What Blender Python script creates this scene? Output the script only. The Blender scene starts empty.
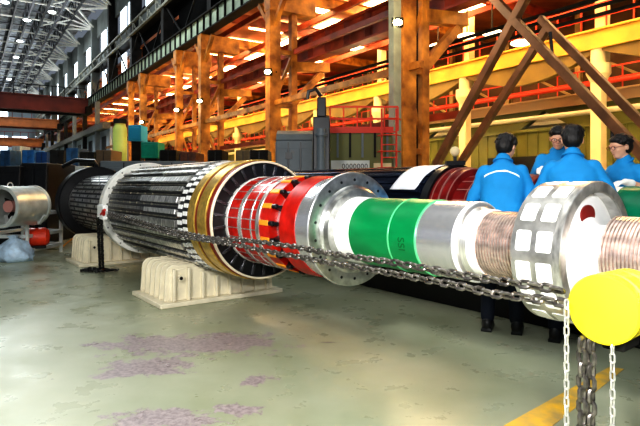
import bpy, bmesh, math, random
from mathutils import Vector, Matrix, noise
random.seed(7)
C = bpy.context.scene.collection
F, HC, HY = 540.0, 1.35, 184.0      # focal length in px, eye height, horizon row of the photograph
PI = math.pi

# ------------------------------------------------------------------ measuring helpers
def at(px, py, Y):
    return Vector(((px-320)*Y/F, Y, HC-(py-HY)*Y/F))
def ground(px, py):
    return at(px, py, HC*F/(py-HY))
U = Vector((.599, -.8007, 0)); N = Vector((.8007, .599, 0)); A0 = Vector((-.889, 6.0, 0))
RZ = math.atan2(U.y, U.x); AXZ = .98
P2=2.28
def S(c):  return (6-1944/(c+84))/.8007            # station on the near rotor
def S2(c): return (6+.599*P2-F*(3.6+P2/.8007)/(c+84))/.8007      # station on the far rotor
def rl(s, p, z): return A0+U*s+N*p+Vector((0,0,z)) # rotor frame -> world
def onplane(px, py, p):                              # ray of a photo point with the vertical plane at offset p beside the rotor axis
    u = (px-320)/F
    return at(px, py, (2.8825+p)/(.8007*u+.599))
HD = Vector((-.544, .839, 0)); HP = Vector((.839, .544, 0))
def hl(Xp, Y, z): return Vector((Xp-.648*Y, Y, z))   # on a line of the hall
def hx(Xp, px, z): return hl(Xp, F*Xp/(px+30), z)
def hq(Xp, px, py):
    Y = F*Xp/(px+30); return hl(Xp, Y, HC-(py-HY)*Y/F)

# ------------------------------------------------------------------ materials
MATS = {}
def mat(name, col, rough=.5, metal=0, var=0, scale=6, emit=0, ecol=None, bump=0, spec=.5, stretch=(1,1,1), dirt=None):
    if name in MATS: return MATS[name]
    m = bpy.data.materials.new(name); m.use_nodes = True
    nt = m.node_tree; b = nt.nodes['Principled BSDF']
    b.inputs['Base Color'].default_value = (*col, 1); b.inputs['Roughness'].default_value = rough
    b.inputs['Metallic'].default_value = metal; b.inputs['Specular IOR Level'].default_value = spec
    if emit:
        b.inputs['Emission Color'].default_value = (*(ecol or col), 1); b.inputs['Emission Strength'].default_value = emit
    tc = nt.nodes.new('ShaderNodeTexCoord'); mp = nt.nodes.new('ShaderNodeMapping'); mp.inputs['Scale'].default_value = stretch
    nz = nt.nodes.new('ShaderNodeTexNoise'); nz.inputs['Scale'].default_value = scale; nz.inputs['Detail'].default_value = 6
    nt.links.new(tc.outputs['Object'], mp.inputs[0]); nt.links.new(mp.outputs[0], nz.inputs[0])
    if var or dirt:
        rp = nt.nodes.new('ShaderNodeValToRGB')
        rp.color_ramp.elements[0].position = .32; rp.color_ramp.elements[1].position = .68
        lo = dirt or tuple(c*(1-var) for c in col)
        rp.color_ramp.elements[0].color = (*lo, 1); rp.color_ramp.elements[1].color = (*[min(1, c*(1+var*.5)) for c in col], 1)
        nt.links.new(nz.outputs[0], rp.inputs[0]); nt.links.new(rp.outputs[0], b.inputs['Base Color'])
    if bump:
        bp = nt.nodes.new('ShaderNodeBump'); bp.inputs['Strength'].default_value = bump; bp.inputs['Distance'].default_value = .02
        nt.links.new(nz.outputs[0], bp.inputs['Height']); nt.links.new(bp.outputs[0], b.inputs['Normal'])
    MATS[name] = m; return m

steel   = mat('turned_steel', (.78,.78,.80), .27, .8, .14, 30, stretch=(8,.4,.4))
steel2  = mat('bright_steel', (.86,.85,.82), .3, .85, .2, 30, stretch=(8,.4,.4))
dsteel  = mat('slot_steel', (.70,.69,.66), .3, .75, .55, 9, stretch=(3,1,1))
white   = mat('plain_white', (.92,.92,.9), .35, 0, .05)  # plain white; on the journals it paints in the steel's flash highlight
ringw   = mat('white_ring_paint', (.82,.81,.76), .45, 0, .12, 8)
black   = mat('black_slot', (.012,.012,.014), .35, 0, .3)
gold    = mat('brass_band', (.62,.42,.10), .33, .6, .3, 20)
dred    = mat('dark_red_insulation', (.22,.015,.012), .4, 0, .3)
red     = mat('red_enamel', (.52,.014,.006), .34, 0, .35, 10)
orange  = mat('orange_spacer', (.95,.38,.03), .4, 0, .1)
green   = mat('green_sleeve', (0,.24,.075), .36, 0, .22, 5, stretch=(.6,1,2))
greend  = mat('dark_green_ink', (0,.12,.03), .5)
bronze  = mat('ridged_bronze', (.80,.66,.60), .32, .75, .35, 14, stretch=(1,2,2))
cream   = mat('cream_cast_iron', (.74,.68,.52), .55, 0, .12, 7)
chainm  = mat('chain_steel', (.26,.24,.22), .33, .85, .5, 30)
chaindk = mat('chain_dark', (.05,.05,.05), .4, .6, .5, 30)
chainl  = mat('chain_galvanised', (.75,.74,.70), .35, .7, .2, 30)
yellow  = mat('hoist_yellow', (.95,.80,.03), .42, 0, .06)
oran    = mat('orange_steel_paint', (.56,.25,.045), .5, 0, .4, 2.2, dirt=(.20,.07,.015))
orand   = mat('red_brown_steel', (.30,.05,.02), .5, 0, .5, 1.5)
brownb  = mat('brown_brace_paint', (.22,.10,.045), .5, 0, .45, 2)
darks   = mat('dark_girder_steel', (.02,.019,.018), .6, 0, .5, 2, spec=.2)
ggreen  = mat('pale_green_girder', (.46,.55,.42), .6, 0, .3, 1.5)
ygird   = mat('yellow_girder_paint', (.60,.33,.04), .5, 0, .25, .8)
colcr   = mat('cream_column', (.72,.60,.36), .6, 0, .15, 1)
olive   = mat('olive_panel', (.155,.155,.035), .5, 0, .25, .8)
olived  = mat('olive_beam', (.20,.13,.03), .5, 0, .25, .8)
rrail   = mat('red_rail', (.65,.05,.02), .5)
wallg   = mat('grey_wall', (.20,.22,.21), .7, 0, .35, .5)
walld   = mat('dark_wall', (.006,.006,.006), .9, 0, .4, .5, spec=.05)
roofg   = mat('roof_deck', (.52,.55,.60), .8, 0, .7, 1.5)
trusst  = mat('truss_steel', (.03,.03,.032), .5, 0, .3)
trussw  = mat('pale_truss', (.85,.84,.78), .5, 0, .2)
pane    = mat('daylight_pane', (.8,.9,1), .3, 0, emit=2.6, ecol=(.8,.92,1))
skyl    = mat('skylight_pane', (1,.9,.7), .3, 0, emit=4.5, ecol=(1,.84,.55))
glow    = mat('lamp_glow', (1,.95,.7), .3, 0, emit=14, ecol=(1,.85,.45))
glowc   = mat('cool_lamp_glow', (1,1,1), .3, 0, emit=8, ecol=(.95,1,1))
bluem   = mat('blue_machine', (.02,.14,.38), .45, 0, .4, 2)
teal    = mat('teal_machine', (.0,.30,.24), .45, 0, .3, 2)
greyc   = mat('grey_cabinet', (.15,.175,.19), .5, 0, .2, 2)
greyl   = mat('light_grey_panel', (.55,.57,.55), .5, 0, .2, 2)
fang    = mat('galvanised_drum', (.55,.58,.55), .35, .3, .25, 5)
tubeg   = mat('grey_tube', (.66,.68,.66), .4, .2, .2)
redt    = mat('red_tank', (.75,.06,.02), .4, 0, .25)
paper   = mat('white_paper', (.82,.85,.92), .6)
shirtm  = mat('blue_shirt_cloth', (.01,.25,.56), .8, 0, .12, 5, bump=.25)
trous   = mat('navy_trousers', (.008,.012,.025), .8)
skin    = mat('skin', (.70,.40,.27), .5, 0, .08, 8)
hairm   = mat('black_hair', (.010,.008,.008), .5, 0, .4, 60, bump=.6, stretch=(1,1,.2))
glovem  = mat('white_glove', (.85,.84,.80), .8)
reflm   = mat('reflective_tape', (.80,.92,.95), .5)
shoem   = mat('black_leather', (.02,.02,.02), .4)
tankm   = mat('yellow_green_tank', (.42,.50,.14), .4, 0, .2, 1)
woodm   = mat('plank_wood', (.30,.2,.1), .7, 0, .3, 4)

# ------------------------------------------------------------------ mesh building
class MB:
    def __init__(s): s.v=[]; s.f=[]; s.m=[]; s.cur=0
    def add(s, vs, fs):
        o=len(s.v); s.v += [Vector(v) for v in vs]; s.f += [tuple(i+o for i in f) for f in fs]; s.m += [s.cur]*len(fs); return s
    def frame(s, O, X, Y, Z):                       # box spanned from a corner by three edge vectors
        O=Vector(O); X=Vector(X); Y=Vector(Y); Z=Vector(Z)
        vs=[O,O+X,O+X+Y,O+Y,O+Z,O+X+Z,O+X+Y+Z,O+Y+Z]
        fs=[(0,3,2,1),(4,5,6,7),(0,1,5,4),(1,2,6,5),(2,3,7,6),(3,0,4,7)]
        if X.cross(Y).dot(Z) < 0: fs=[f[::-1] for f in fs]
        return s.add(vs, fs)
    def box(s, c, d, ax=None):
        X,Y,Z = ax or (Vector((1,0,0)),Vector((0,1,0)),Vector((0,0,1)))
        return s.frame(Vector(c)-X*d[0]/2-Y*d[1]/2-Z*d[2]/2, X*d[0], Y*d[1], Z*d[2])
    def beam(s, p, q, w, h, up=(0,0,1)):            # rectangular bar from p to q
        p=Vector(p); q=Vector(q); d=q-p; up=Vector(up)
        if d.length<1e-6: return s
        sd=d.cross(up)
        if sd.length<1e-4: sd=d.cross(Vector((1,0,0)))
        sd.normalize(); u=sd.cross(d).normalized()
        return s.frame(p-sd*w/2-u*h/2, d, sd*w, u*h)
    def ibeam(s, p, q, w, h, t=.04, up=(0,0,1)):
        p=Vector(p); q=Vector(q); d=q-p; sd=d.cross(Vector(up)).normalized(); u=sd.cross(d).normalized()
        s.beam(p+u*(h/2-t/2), q+u*(h/2-t/2), w, t, up); s.beam(p-u*(h/2-t/2), q-u*(h/2-t/2), w, t, up); s.beam(p,q,t,h-2*t,up); return s
    def tube(s, p, q, r1, r2=None, n=12, cap=True):
        r2 = r1 if r2 is None else r2
        p=Vector(p); q=Vector(q); d=(q-p).normalized(); a=d.orthogonal().normalized(); b=d.cross(a)
        vs=[]; 
        for P,r in ((p,r1),(q,r2)):
            for i in range(n): t=2*PI*i/n; vs.append(P+(a*math.cos(t)+b*math.sin(t))*r)
        fs=[(i,(i+1)%n,n+(i+1)%n,n+i) for i in range(n)]
        if cap: fs += [tuple(range(n))[::-1], tuple(range(n,2*n))]
        return s.add(vs, fs)
    def path(s, pts, r, n=8, closed=False):
        pts=[Vector(p) for p in pts]; k=len(pts); vs=[]; up=Vector((0,0,1)); pa=None
        for i,p in enumerate(pts):
            d=(pts[(i+1)%k]-pts[i-1]) if closed or 0<i<k-1 else (pts[1]-pts[0] if i==0 else pts[-1]-pts[-2])
            d.normalize()
            a = d.orthogonal().normalized() if pa is None else (pa-d*pa.dot(d)).normalized()
            pa=a; b=d.cross(a)
            for j in range(n): t=2*PI*j/n; vs.append(p+(a*math.cos(t)+b*math.sin(t))*r)
        fs=[]
        for i in range(k if closed else k-1):
            for j in range(n):
                A=i*n; B=((i+1)%k)*n; fs.append((A+j,A+(j+1)%n,B+(j+1)%n,B+j))
        if not closed: fs += [tuple(range(n))[::-1], tuple(range((k-1)*n,k*n))]
        return s.add(vs, fs)
    def lathe(s, prof, n=96, closed=False, zc=0., yc=0., a0=0, a1=2*PI):   # profile (x, r) turned about a line parallel to x
        full=abs(a1-a0-2*PI)<1e-6; m=n if full else n+1; vs=[]
        for x,r in prof:
            for i in range(m):
                t=a0+(a1-a0)*i/n; vs.append((x, yc+r*math.sin(t), zc+r*math.cos(t)))
        k=len(prof); fs=[]
        for i in range(k if closed else k-1):
            A=i*m; B=((i+1)%k)*m
            for j in range(n):
                fs.append((A+j, B+j, B+(j+1)%m, A+(j+1)%m))
        return s.add(vs, fs)
    def ell(s, c, r, n=16, ax=None):
        c=Vector(c); X,Y,Z = ax or (Vector((1,0,0)),Vector((0,1,0)),Vector((0,0,1))); vs=[]; h=n//2
        for i in range(1,h):
            ph=PI*i/h
            for j in range(n):
                t=2*PI*j/n; vs.append(c+X*(r[0]*math.sin(ph)*math.cos(t))+Y*(r[1]*math.sin(ph)*math.sin(t))+Z*(r[2]*math.cos(ph)))
        o=len(vs); vs += [c+Z*r[2], c-Z*r[2]]; fs=[]
        for i in range(h-2):
            for j in range(n): fs.append((i*n+j,(i+1)*n+j,(i+1)*n+(j+1)%n,i*n+(j+1)%n))
        for j in range(n): fs.append((o,j,(j+1)%n)); fs.append((o+1,(h-2)*n+(j+1)%n,(h-2)*n+j))
        return s.add(vs, fs)
    def prism(s, poly, x0, x1):                       # polygon in (y, z) extruded along x
        k=len(poly); vs=[(x0,y,z) for y,z in poly]+[(x1,y,z) for y,z in poly]
        fs=[(i,(i+1)%k,k+(i+1)%k,k+i) for i in range(k)]+[tuple(range(k))[::-1],tuple(range(k,2*k))]
        return s.add(vs, fs)
def obj(name, mb, mats, parent=None, smooth=35, bevel=0):
    me=bpy.data.meshes.new(name); vs=mb.v; loc=Vector((0,0,0))
    if parent is None and vs:
        xs=[v.x for v in vs]; ys=[v.y for v in vs]; zs=[v.z for v in vs]
        loc=Vector(((min(xs)+max(xs))/2,(min(ys)+max(ys))/2,min(zs)))
    me.from_pydata([tuple(v-loc) for v in vs],[],mb.f)
    if not isinstance(mats,(list,tuple)): mats=[mats]
    for m in mats: me.materials.append(m)
    for p,i in zip(me.polygons, mb.m): p.material_index=i; p.use_smooth=bool(smooth)
    bm=bmesh.new(); bm.from_mesh(me); bmesh.ops.recalc_face_normals(bm, faces=bm.faces); bm.to_mesh(me); bm.free()
    if smooth: me.set_sharp_from_angle(angle=math.radians(smooth))
    o=bpy.data.objects.new(name, me); C.objects.link(o); o.location=loc
    if parent is not None: o.parent=parent
    if bevel:
        md=o.modifiers.new('Bevel','BEVEL'); md.width=bevel; md.segments=2; md.limit_method='ANGLE'; md.angle_limit=math.radians(40)
    return o
def tag(o, label, cat, group=None):
    o['label']=label; o['category']=cat
    if group: o['group']=group
    return o
def thing(name, label, cat, loc=(0,0,0), rz=0, group=None):
    o=bpy.data.objects.new(name,None); C.objects.link(o); o.location=loc; o.rotation_euler=(0,0,rz); o.empty_display_size=.1
    return tag(o,label,cat,group)
def struct(name, mb, mats, **k):
    o=obj(name, mb, mats, **k); o['kind']='structure'; return o
def twin(src, parent, loc=None, rot=None):
    o=src.copy(); C.objects.link(o); o.parent=parent
    if loc is not None: o.location=loc
    if rot is not None: o.rotation_euler=rot
    return o
def dup(root, loc, rz, label=None):
    r=root.copy(); C.objects.link(r); r.location=loc; r.rotation_euler=(0,0,rz)
    if label: r['label']=label
    for ch in list(root.children):
        c=ch.copy(); C.objects.link(c); c.parent=r
        for g in ch.children:
            d=g.copy(); C.objects.link(d); d.parent=c
    return r

# ------------------------------------------------------------------ floor
def floor_material():
    m=bpy.data.materials.new('painted_shop_floor'); m.use_nodes=True; nt=m.node_tree; L=nt.links.new; b=nt.nodes['Principled BSDF']
    tc=nt.nodes.new('ShaderNodeTexCoord'); co=tc.outputs['Object']
    def noi(sc, det=6, rough=.6):
        n=nt.nodes.new('ShaderNodeTexNoise'); n.inputs['Scale'].default_value=sc; n.inputs['Detail'].default_value=det; n.inputs['Roughness'].default_value=rough; L(co,n.inputs[0]); return n.outputs[0]
    def ramp(i,p0,p1,c0=(0,0,0),c1=(1,1,1)):
        r=nt.nodes.new('ShaderNodeValToRGB'); r.color_ramp.elements[0].position=p0; r.color_ramp.elements[1].position=p1
        r.color_ramp.elements[0].color=(*c0,1); r.color_ramp.elements[1].color=(*c1,1); L(i,r.inputs[0]); return r.outputs[0]
    def mx(f,a,c):
        x=nt.nodes.new('ShaderNodeMix'); x.data_type='RGBA'; L(f,x.inputs[0]); 
        (L(a,x.inputs[6]) if hasattr(a,'links') else setattr(x.inputs[6],'default_value',(*a,1)))
        (L(c,x.inputs[7]) if hasattr(c,'links') else setattr(x.inputs[7],'default_value',(*c,1))); return x.outputs[2]
    def mth(op,a,c):
        x=nt.nodes.new('ShaderNodeMath'); x.operation=op
        for i,k in ((0,a),(1,c)):
            (L(k,x.inputs[i]) if hasattr(k,'links') else setattr(x.inputs[i],'default_value',k))
        return x.outputs[0]
    base=ramp(noi(.7),.3,.7,(.27,.295,.19),(.43,.445,.335))
    base=mx(ramp(noi(9,8,.7),.62,.80),base,(.30,.31,.22))
    tot=None
    for (px,py,rx,ry) in ((190,344,1.0,.42),(150,366,.45,.28),(165,418,.45,.22),(232,340,.35,.3),(255,380,.16,.14),(120,374,.28,.12),(240,410,.2,.12)):
        g=ground(px,py); mp=nt.nodes.new('ShaderNodeMapping'); mp.vector_type='POINT'
        mp.inputs['Scale'].default_value=(1/rx,1/ry,1); mp.inputs['Location'].default_value=(-g.x/rx,-g.y/ry,0); L(co,mp.inputs[0])
        ln=nt.nodes.new('ShaderNodeVectorMath'); ln.operation='LENGTH'; L(mp.outputs[0],ln.inputs[0])
        v=mth('SUBTRACT',1.0,ln.outputs['Value']); tot=v if tot is None else mth('MAXIMUM',tot,v)
    f=mth('ADD',tot,mth('MULTIPLY',mth('SUBTRACT',noi(5,10,.75),.5),3.2))
    worn=mx(ramp(noi(30),.4,.6),(.24,.20,.20),(.40,.34,.34))
    col=mx(ramp(f,.28,.36),base,worn)
    st=ramp(noi(2.3,12,.72),.685,.70); col=mx(st,col,(.05,.05,.045))
    wv=nt.nodes.new('ShaderNodeTexNoise'); wv.inputs['Scale'].default_value=1.2; wv.inputs['Detail'].default_value=12
    mp=nt.nodes.new('ShaderNodeMapping'); mp.inputs['Scale'].default_value=(1,5,1); mp.inputs['Rotation'].default_value=(0,0,.9); L(co,mp.inputs[0]); L(mp.outputs[0],wv.inputs[0])
    col=mx(ramp(wv.outputs[0],.70,.73),col,(.12,.11,.10))
    L(col,b.inputs['Base Color'])
    L(ramp(noi(3),.3,.7,(.22,.22,.22),(.42,.42,.42)),b.inputs['Roughness'])
    return m
mb=MB(); mb.frame((-90,-4,-.1),(150,0,0),(0,140,0),(0,0,.1)); fl=obj('floor',mb,floor_material(),smooth=0); fl['kind']='structure'
fl.data.transform(Matrix.Translation(fl.location)); fl.location=(0,0,0)

mb=MB()
q=[ground(497,430),ground(592,377),ground(612,379),ground(548,430)]
d1=(q[1]-q[0])*1.25; d2=(q[2]-q[3])*1.25
vs=[q[0]-d1*.3,q[0]+d1,q[3]+d2,q[3]-d2*.3]
mb.add([v+Vector((0,0,.001)) for v in vs]+[v+Vector((0,0,.004)) for v in vs],[(0,1,2,3),(4,7,6,5),(0,4,5,1),(1,5,6,2),(2,6,7,3),(3,7,4,0)])
fm=obj('floor_marking',mb,mat('floor_line_paint',(.75,.45,.03),.5,0,.5,7,dirt=(.5,.36,.14)),smooth=0); tag(fm,'worn yellow painted line on the floor below the hanging chains','floor marking')

# ------------------------------------------------------------------ near rotor
rotor=thing('generator_rotor','long generator rotor with green sleeve and red winding ring, in front of the workers','rotor',A0,RZ)
def part(name, prof, m, n=96, parent=None, **k):
    mb=MB(); mb.lathe(prof,n=n,zc=AXZ,**k); return obj(name,mb,m,parent or rotor)
def seg(name,c0,c1,r0,m,r1=None,n=96,parent=None):
    a,b=S(c0),S(c1); r1=r0 if r1 is None else r1
    return part(name,[(a,0.02),(a,r0),(b,r1),(b,0.02)],m,n,parent)
def ringp(name,c0,c1,ri,ro,m,ch=.006,sf=S,parent=None):
    a,b=sf(c0),sf(c1); return part(name,[(a,ri),(a,ro-ch),(a+ch,ro),(b-ch,ro),(b,ro-ch),(b,ri)],m,closed=True,parent=parent)
# far end
ringp('black_end_ring',93,98,.40,.715,black,.02)
mb=MB(); mb.lathe([(S(97),.02),(S(97),.53),(S(143),.53),(S(143),.02)],zc=AXZ); mb.cur=1
for k in range(9):
    x=S(99+k*4.7)
    for i in range(40):
        if (i+k)%2: continue
        t=2*PI*i/40; c=Vector((x,.531*math.sin(t),AXZ+.531*math.cos(t))); rd=Vector((0,math.sin(t),math.cos(t)))
        mb.tube(c-rd*.01,c+rd*.004,.022,n=8)
obj('end_drum',mb,[dsteel,black],rotor)
mb=MB()
for i in range(40):
    t=2*PI*(i+.5)/40; rd=Vector((0,math.sin(t),math.cos(t))); tg=Vector((0,math.cos(t),-math.sin(t)))
    mb.box(Vector((0,0,AXZ))+rd*.532+Vector(((S(99)+S(142))/2,0,0)),(S(142)-S(99),.03,.012),(Vector((1,0,0)),tg,rd))
obj('slot_strips',mb,black,rotor,smooth=0)
r_=ringp('balance_ring',145,149,.56,.70,ringw,.012)
mb=MB(); mb.tube((S(149)-.002,0,.672),(S(149)+.004,0,.672),.010,n=10); b0=obj('bolt_hole',mb,black,r_)
for i in range(14):
    o=b0 if i==0 else twin(b0,r_); o.location=(0,0,AXZ); o.rotation_euler=(2*PI*i/14+.2,0,0)
# slotted body
seg('slot_core',146,229,.612,black)
mb=MB(); nT=30; x0,x1=S(148),S(228)
for i in range(nT):
    t=2*PI*i/nT; rd=Vector((0,math.sin(t),math.cos(t))); tg=Vector((0,math.cos(t),-math.sin(t)))
    rnd=random.Random(i*7+1)
    mb.cur=0
    cuts=[x0, x0+(x1-x0)*(.62 if i%2 else .55), x1-.012]
    w=.050 if i%2 else .070
    for a,b,ww,h in ((cuts[0],cuts[1]-.006,w*.8,.026),(cuts[1]+.006,cuts[2],w*1.1,.030)):
        mb.cur=1 if (rnd.random()<.35 and a==x0) else 0
        mb.box(Vector(((a+b)/2,0,AXZ))+rd*(.612+h/2-.002),(b-a,ww,h+.004),(Vector((1,0,0)),tg,rd))
teeth=obj('tooth_bars',mb,[dsteel,mat('dull_tooth',(.25,.25,.24),.3,.9,.6,8,stretch=(3,1,1))],rotor,smooth=0,bevel=.004)
mb=MB()
for i in range(nT):
    t=2*PI*(i+.5)/nT; rd=Vector((0,math.sin(t),math.cos(t))); tg=Vector((0,math.cos(t),-math.sin(t)))
    for k in range(7):
        x=x0+.12+k*(x1-x0-.2)/9+(.08 if i%2 else 0)
        mb.box(Vector((x,0,AXZ))+rd*.618,(.03,.022,.012),(Vector((1,0,0)),tg,rd))
    mb.box(Vector(((x0+x1)/2,0,AXZ))+rd*.6135,(x1-x0,.014,.006),(Vector((1,0,0)),tg,rd))
obj('slot_wedges',mb,mat('wedge_brass',(.30,.28,.22),.3,.7,.5,20),rotor,smooth=0)
# chequered band, brass bands
seg('band_core',228,241,.618,black)
mb=MB()
for row,(a,b) in enumerate(((229.5,233.6),(235.4,239.6))):
    for i in range(46):
        t=2*PI*(i+(.2 if row%2 else 0))/46; rd=Vector((0,math.sin(t),math.cos(t))); tg=Vector((0,math.cos(t),-math.sin(t)))
        xa,xb=S(a),S(b); mb.box(Vector(((xa+xb)/2,0,AXZ))+rd*.622,((xb-xa),.045,.014),(Vector((1,0,0)),tg,rd))
obj('chequer_blocks',mb,white,rotor,smooth=0)
ringp('brass_band',240.5,248,.5,.628,gold)
ringp('insulation_band',248,251,.5,.614,dred,.002)
ringp('brass_band',251,260.5,.5,.626,gold)
ringp('insulation_band',260.5,263.3,.5,.612,dred,.002)
ringp('end_rim',263.3,265,.588,.608,mat('rim_cream',(.85,.78,.6),.4,.2))
seg('recess_wall',260,263.8,.592,black)  # black paints in the shadow on this recessed face
# dark vanes in the recess behind the red ring
mb=MB(); mb.frame((S(263.6),-.012,.44),(S(264.7)-S(263.6),0,0),(0,.035,0),(0,0,.135)); 
v0=obj('recess_vane',mb,mat('vane_dark',(.10,.10,.11),.25,.7,.6,25),rotor,bevel=.006)
for i in range(26):
    o=v0 if i==0 else twin(v0,rotor)
    o.location=(0,0,AXZ); o.rotation_euler=(2*PI*i/26,0,0)
# red winding ring
ringp('winding_rim',262.5,266.5,.40,.447,mat('rim_white',(.86,.84,.8),.3,.3))
w=seg('red_winding',266,299,.441,red)
for c0,c1,m in ((277,281,steel),(290,291.5,steel),(296,299.5,dsteel)):
    ringp('binding_band',c0,c1,.42,.4475,m,.002)
mb=MB()
for i in range(30):
    t=2*PI*i/30; rd=Vector((0,math.sin(t),math.cos(t))); tg=Vector((0,math.cos(t),-math.sin(t)))
    mb.box(Vector(((S(266)+S(298))/2,0,AXZ))+rd*.4415,(S(298)-S(266),.010,.006),(Vector((1,0,0)),tg,rd))
obj('coil_joints',mb,dsteel,rotor,smooth=0)
seg('red_flange',299,310,.438,red)
seg('neck_shaft',309,322,.36,steel)
seg('red_disc',321,336,.443,red,.436)
mb=MB(); mb.frame((S(300),-.024,.395),(S(309)-S(300),0,0),(0,.048,0),(0,0,.052))
b0=obj('orange_block',mb,orange,rotor,bevel=.006)
for i in range(18):
    o=b0 if i==0 else twin(b0,rotor); o.location=(0,0,AXZ); o.rotation_euler=(2*PI*(i+.3)/18,0,0)
mb=MB(); mb.frame((S(309.5),-.014,.36),(S(321)-S(309.5),0,0),(0,.028,0),(0,0,.07)); mb.tube((S(310),0,.432),(S(314),0,.432),.022,n=10)
b0=obj('link_bolt',mb,black,rotor,bevel=.004)
for i in range(18):
    o=b0 if i==0 else twin(b0,rotor); o.location=(0,0,AXZ); o.rotation_euler=(2*PI*(i+.3)/18,0,0)
# steel coupling disc and step
seg('steel_collar',336,351,.430,steel)
ringp('coupling_disc',350,354.5,.30,.468,steel,.014)
part('coupling_face',[(S(354.2),.465),(S(354.6),.455),(S(354.6),.36),(S(355.3),.35),(S(356),.335),(S(359.5),.325),(S(359.6),.27)],mat('coupling_steel',(.60,.60,.58),.28,.95,.35,14))
mb=MB(); mb.tube((S(354.4),0,.405),(S(354.7)+.002,0,.405),.012,n=10); b0=obj('bolt_hole',mb,black,rotor)
for i in range(18):
    o=b0 if i==0 else twin(b0,rotor); o.location=(0,0,AXZ); o.rotation_euler=(2*PI*i/18,0,0)
seg('white_journal',359,374,.268,white,.262)
g=seg('green_sleeve',373,441,.262,green)
ringp('sleeve_ridge',413,414.6,.25,.2665,mat('green_edge',(.12,.55,.25),.3),.003,parent=g)
ringp('sleeve_edge',440,441.5,.25,.2645,mat('green_edge',(.12,.55,.25),.3),.003,parent=g)
# stamped characters on the sleeve, following the curve
def curved_text(txt, s0, ang0, size, r, mtl, parent):
    cu=bpy.data.curves.new('stamped_letters','FONT'); cu.body=txt; cu.size=size; cu.extrude=.001; cu.align_x='CENTER'; cu.align_y='CENTER'
    tmp=bpy.data.objects.new('tmp',cu); C.objects.link(tmp); dg=bpy.context.evaluated_depsgraph_get()
    me=bpy.data.meshes.new_from_object(tmp.evaluated_get(dg)); bpy.data.objects.remove(tmp)
    for v in me.vertices:
        a=ang0+v.co.x/r; rr=r+v.co.z
        v.co=Vector((s0+v.co.y, -rr*math.cos(a), AXZ-rr*math.sin(a)))
    me.name='stamped_letters'; me.materials.clear(); me.materials.append(mtl)
    o=bpy.data.objects.new('stamped_letters',me); C.objects.link(o); o.parent=parent; return o
curved_text('SSI',S(427),.14,.085,.2635,greend,g)
# steel journal with flange
seg('steel_journal',441,477,.257,steel)
ringp('journal_rim',477,481.5,.2,.259,white,.006)
part('journal_face',[(S(481.4),.256),(S(481.8),.235),(S(482.2),.228),(S(487),.216)],steel2)
seg('white_shoulder',486,495,.215,white,.212)
def ridged(name,c0,c1,r,n):
    a,b=S(c0),S(c1); pr=[(a,.02)]
    for i in range(n):
        x=a+(b-a)*i/n; d=(b-a)/n
        pr += [(x,r),(x+d*.62,r),(x+d*.66,r-.012),(x+d*.96,r-.012)]
    pr += [(b,r),(b,.02)]
    return part(name,pr,bronze,72)
ridged('ridged_slip_ring',494,552,.203,19)
# large fan hub ring with white pads
fr=ringp('hub_ring',549,598,.325,.381,mat('hub_steel',(.58,.57,.55),.33,.8,.35,12),.008)
ringp('hub_lip',591,599,.330,.386,dsteel,.004,parent=fr)
a=S(549)+.02; b=S(598)-.03; mid=(a+b)/2
def pad_mesh(xc,hw,ha):
    mb=MB(); pts=[]; 
    for q in range(4):
        cx=xc+(hw-.012)*(1 if q in(0,3) else -1); ca=(ha-.035)*(1 if q<2 else -1)
        for k in range(4):
            t=PI/2*q+PI/2*k/3; pts.append((cx+.012*math.cos(t), ca+.035*math.sin(t)))
    R=.3845; vs=[(x,R*math.sin(w_),R*math.cos(w_)) for x,w_ in pts]; vs2=[(x,.379*math.sin(w_),.379*math.cos(w_)) for x,w_ in pts]
    k=len(pts); mb.add(vs+vs2,[tuple(range(k))]+[(i,(i+1)%k,k+(i+1)%k,k+i) for i in range(k)]); return mb
for xc in ((a+mid)/2-.002,(b+mid)/2+.0):
    p0=obj('pad',pad_mesh(xc,.041,.140),white,rotor)
    for i in range(15):
        o=p0 if i==0 else twin(p0,rotor); o.location=(0,0,AXZ); o.rotation_euler=(2*PI*(i+.25)/15,0,0)
hw=part('hub_web',[(S(586),.328),(S(588),.30),(S(590),.20),(S(594),.155)],white)
for q in range(2):
    an=PI*q-.12; mb=MB(); k=18; R=.205; ru=Vector((0,math.sin(an),math.cos(an))); tu=Vector((0,math.cos(an),-math.sin(an)))
    c=Vector((S(590.6),0,AXZ))+ru*R; vs=[c+tu*(.075*math.cos(2*PI*i/k))+ru*(.055*math.sin(2*PI*i/k)) for i in range(k)]; mb.add(vs+[v-Vector((.03,0,0)) for v in vs],[tuple(range(k))]+[(i,(i+1)%k,k+(i+1)%k,k+i) for i in range(k)]); obj('web_opening',mb,dred,hw)
seg('white_spindle',549,620,.155,white)
ridged('ridged_slip_ring',618,700,.205,20)
seg('end_shaft',700,790,.15,steel)

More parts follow.
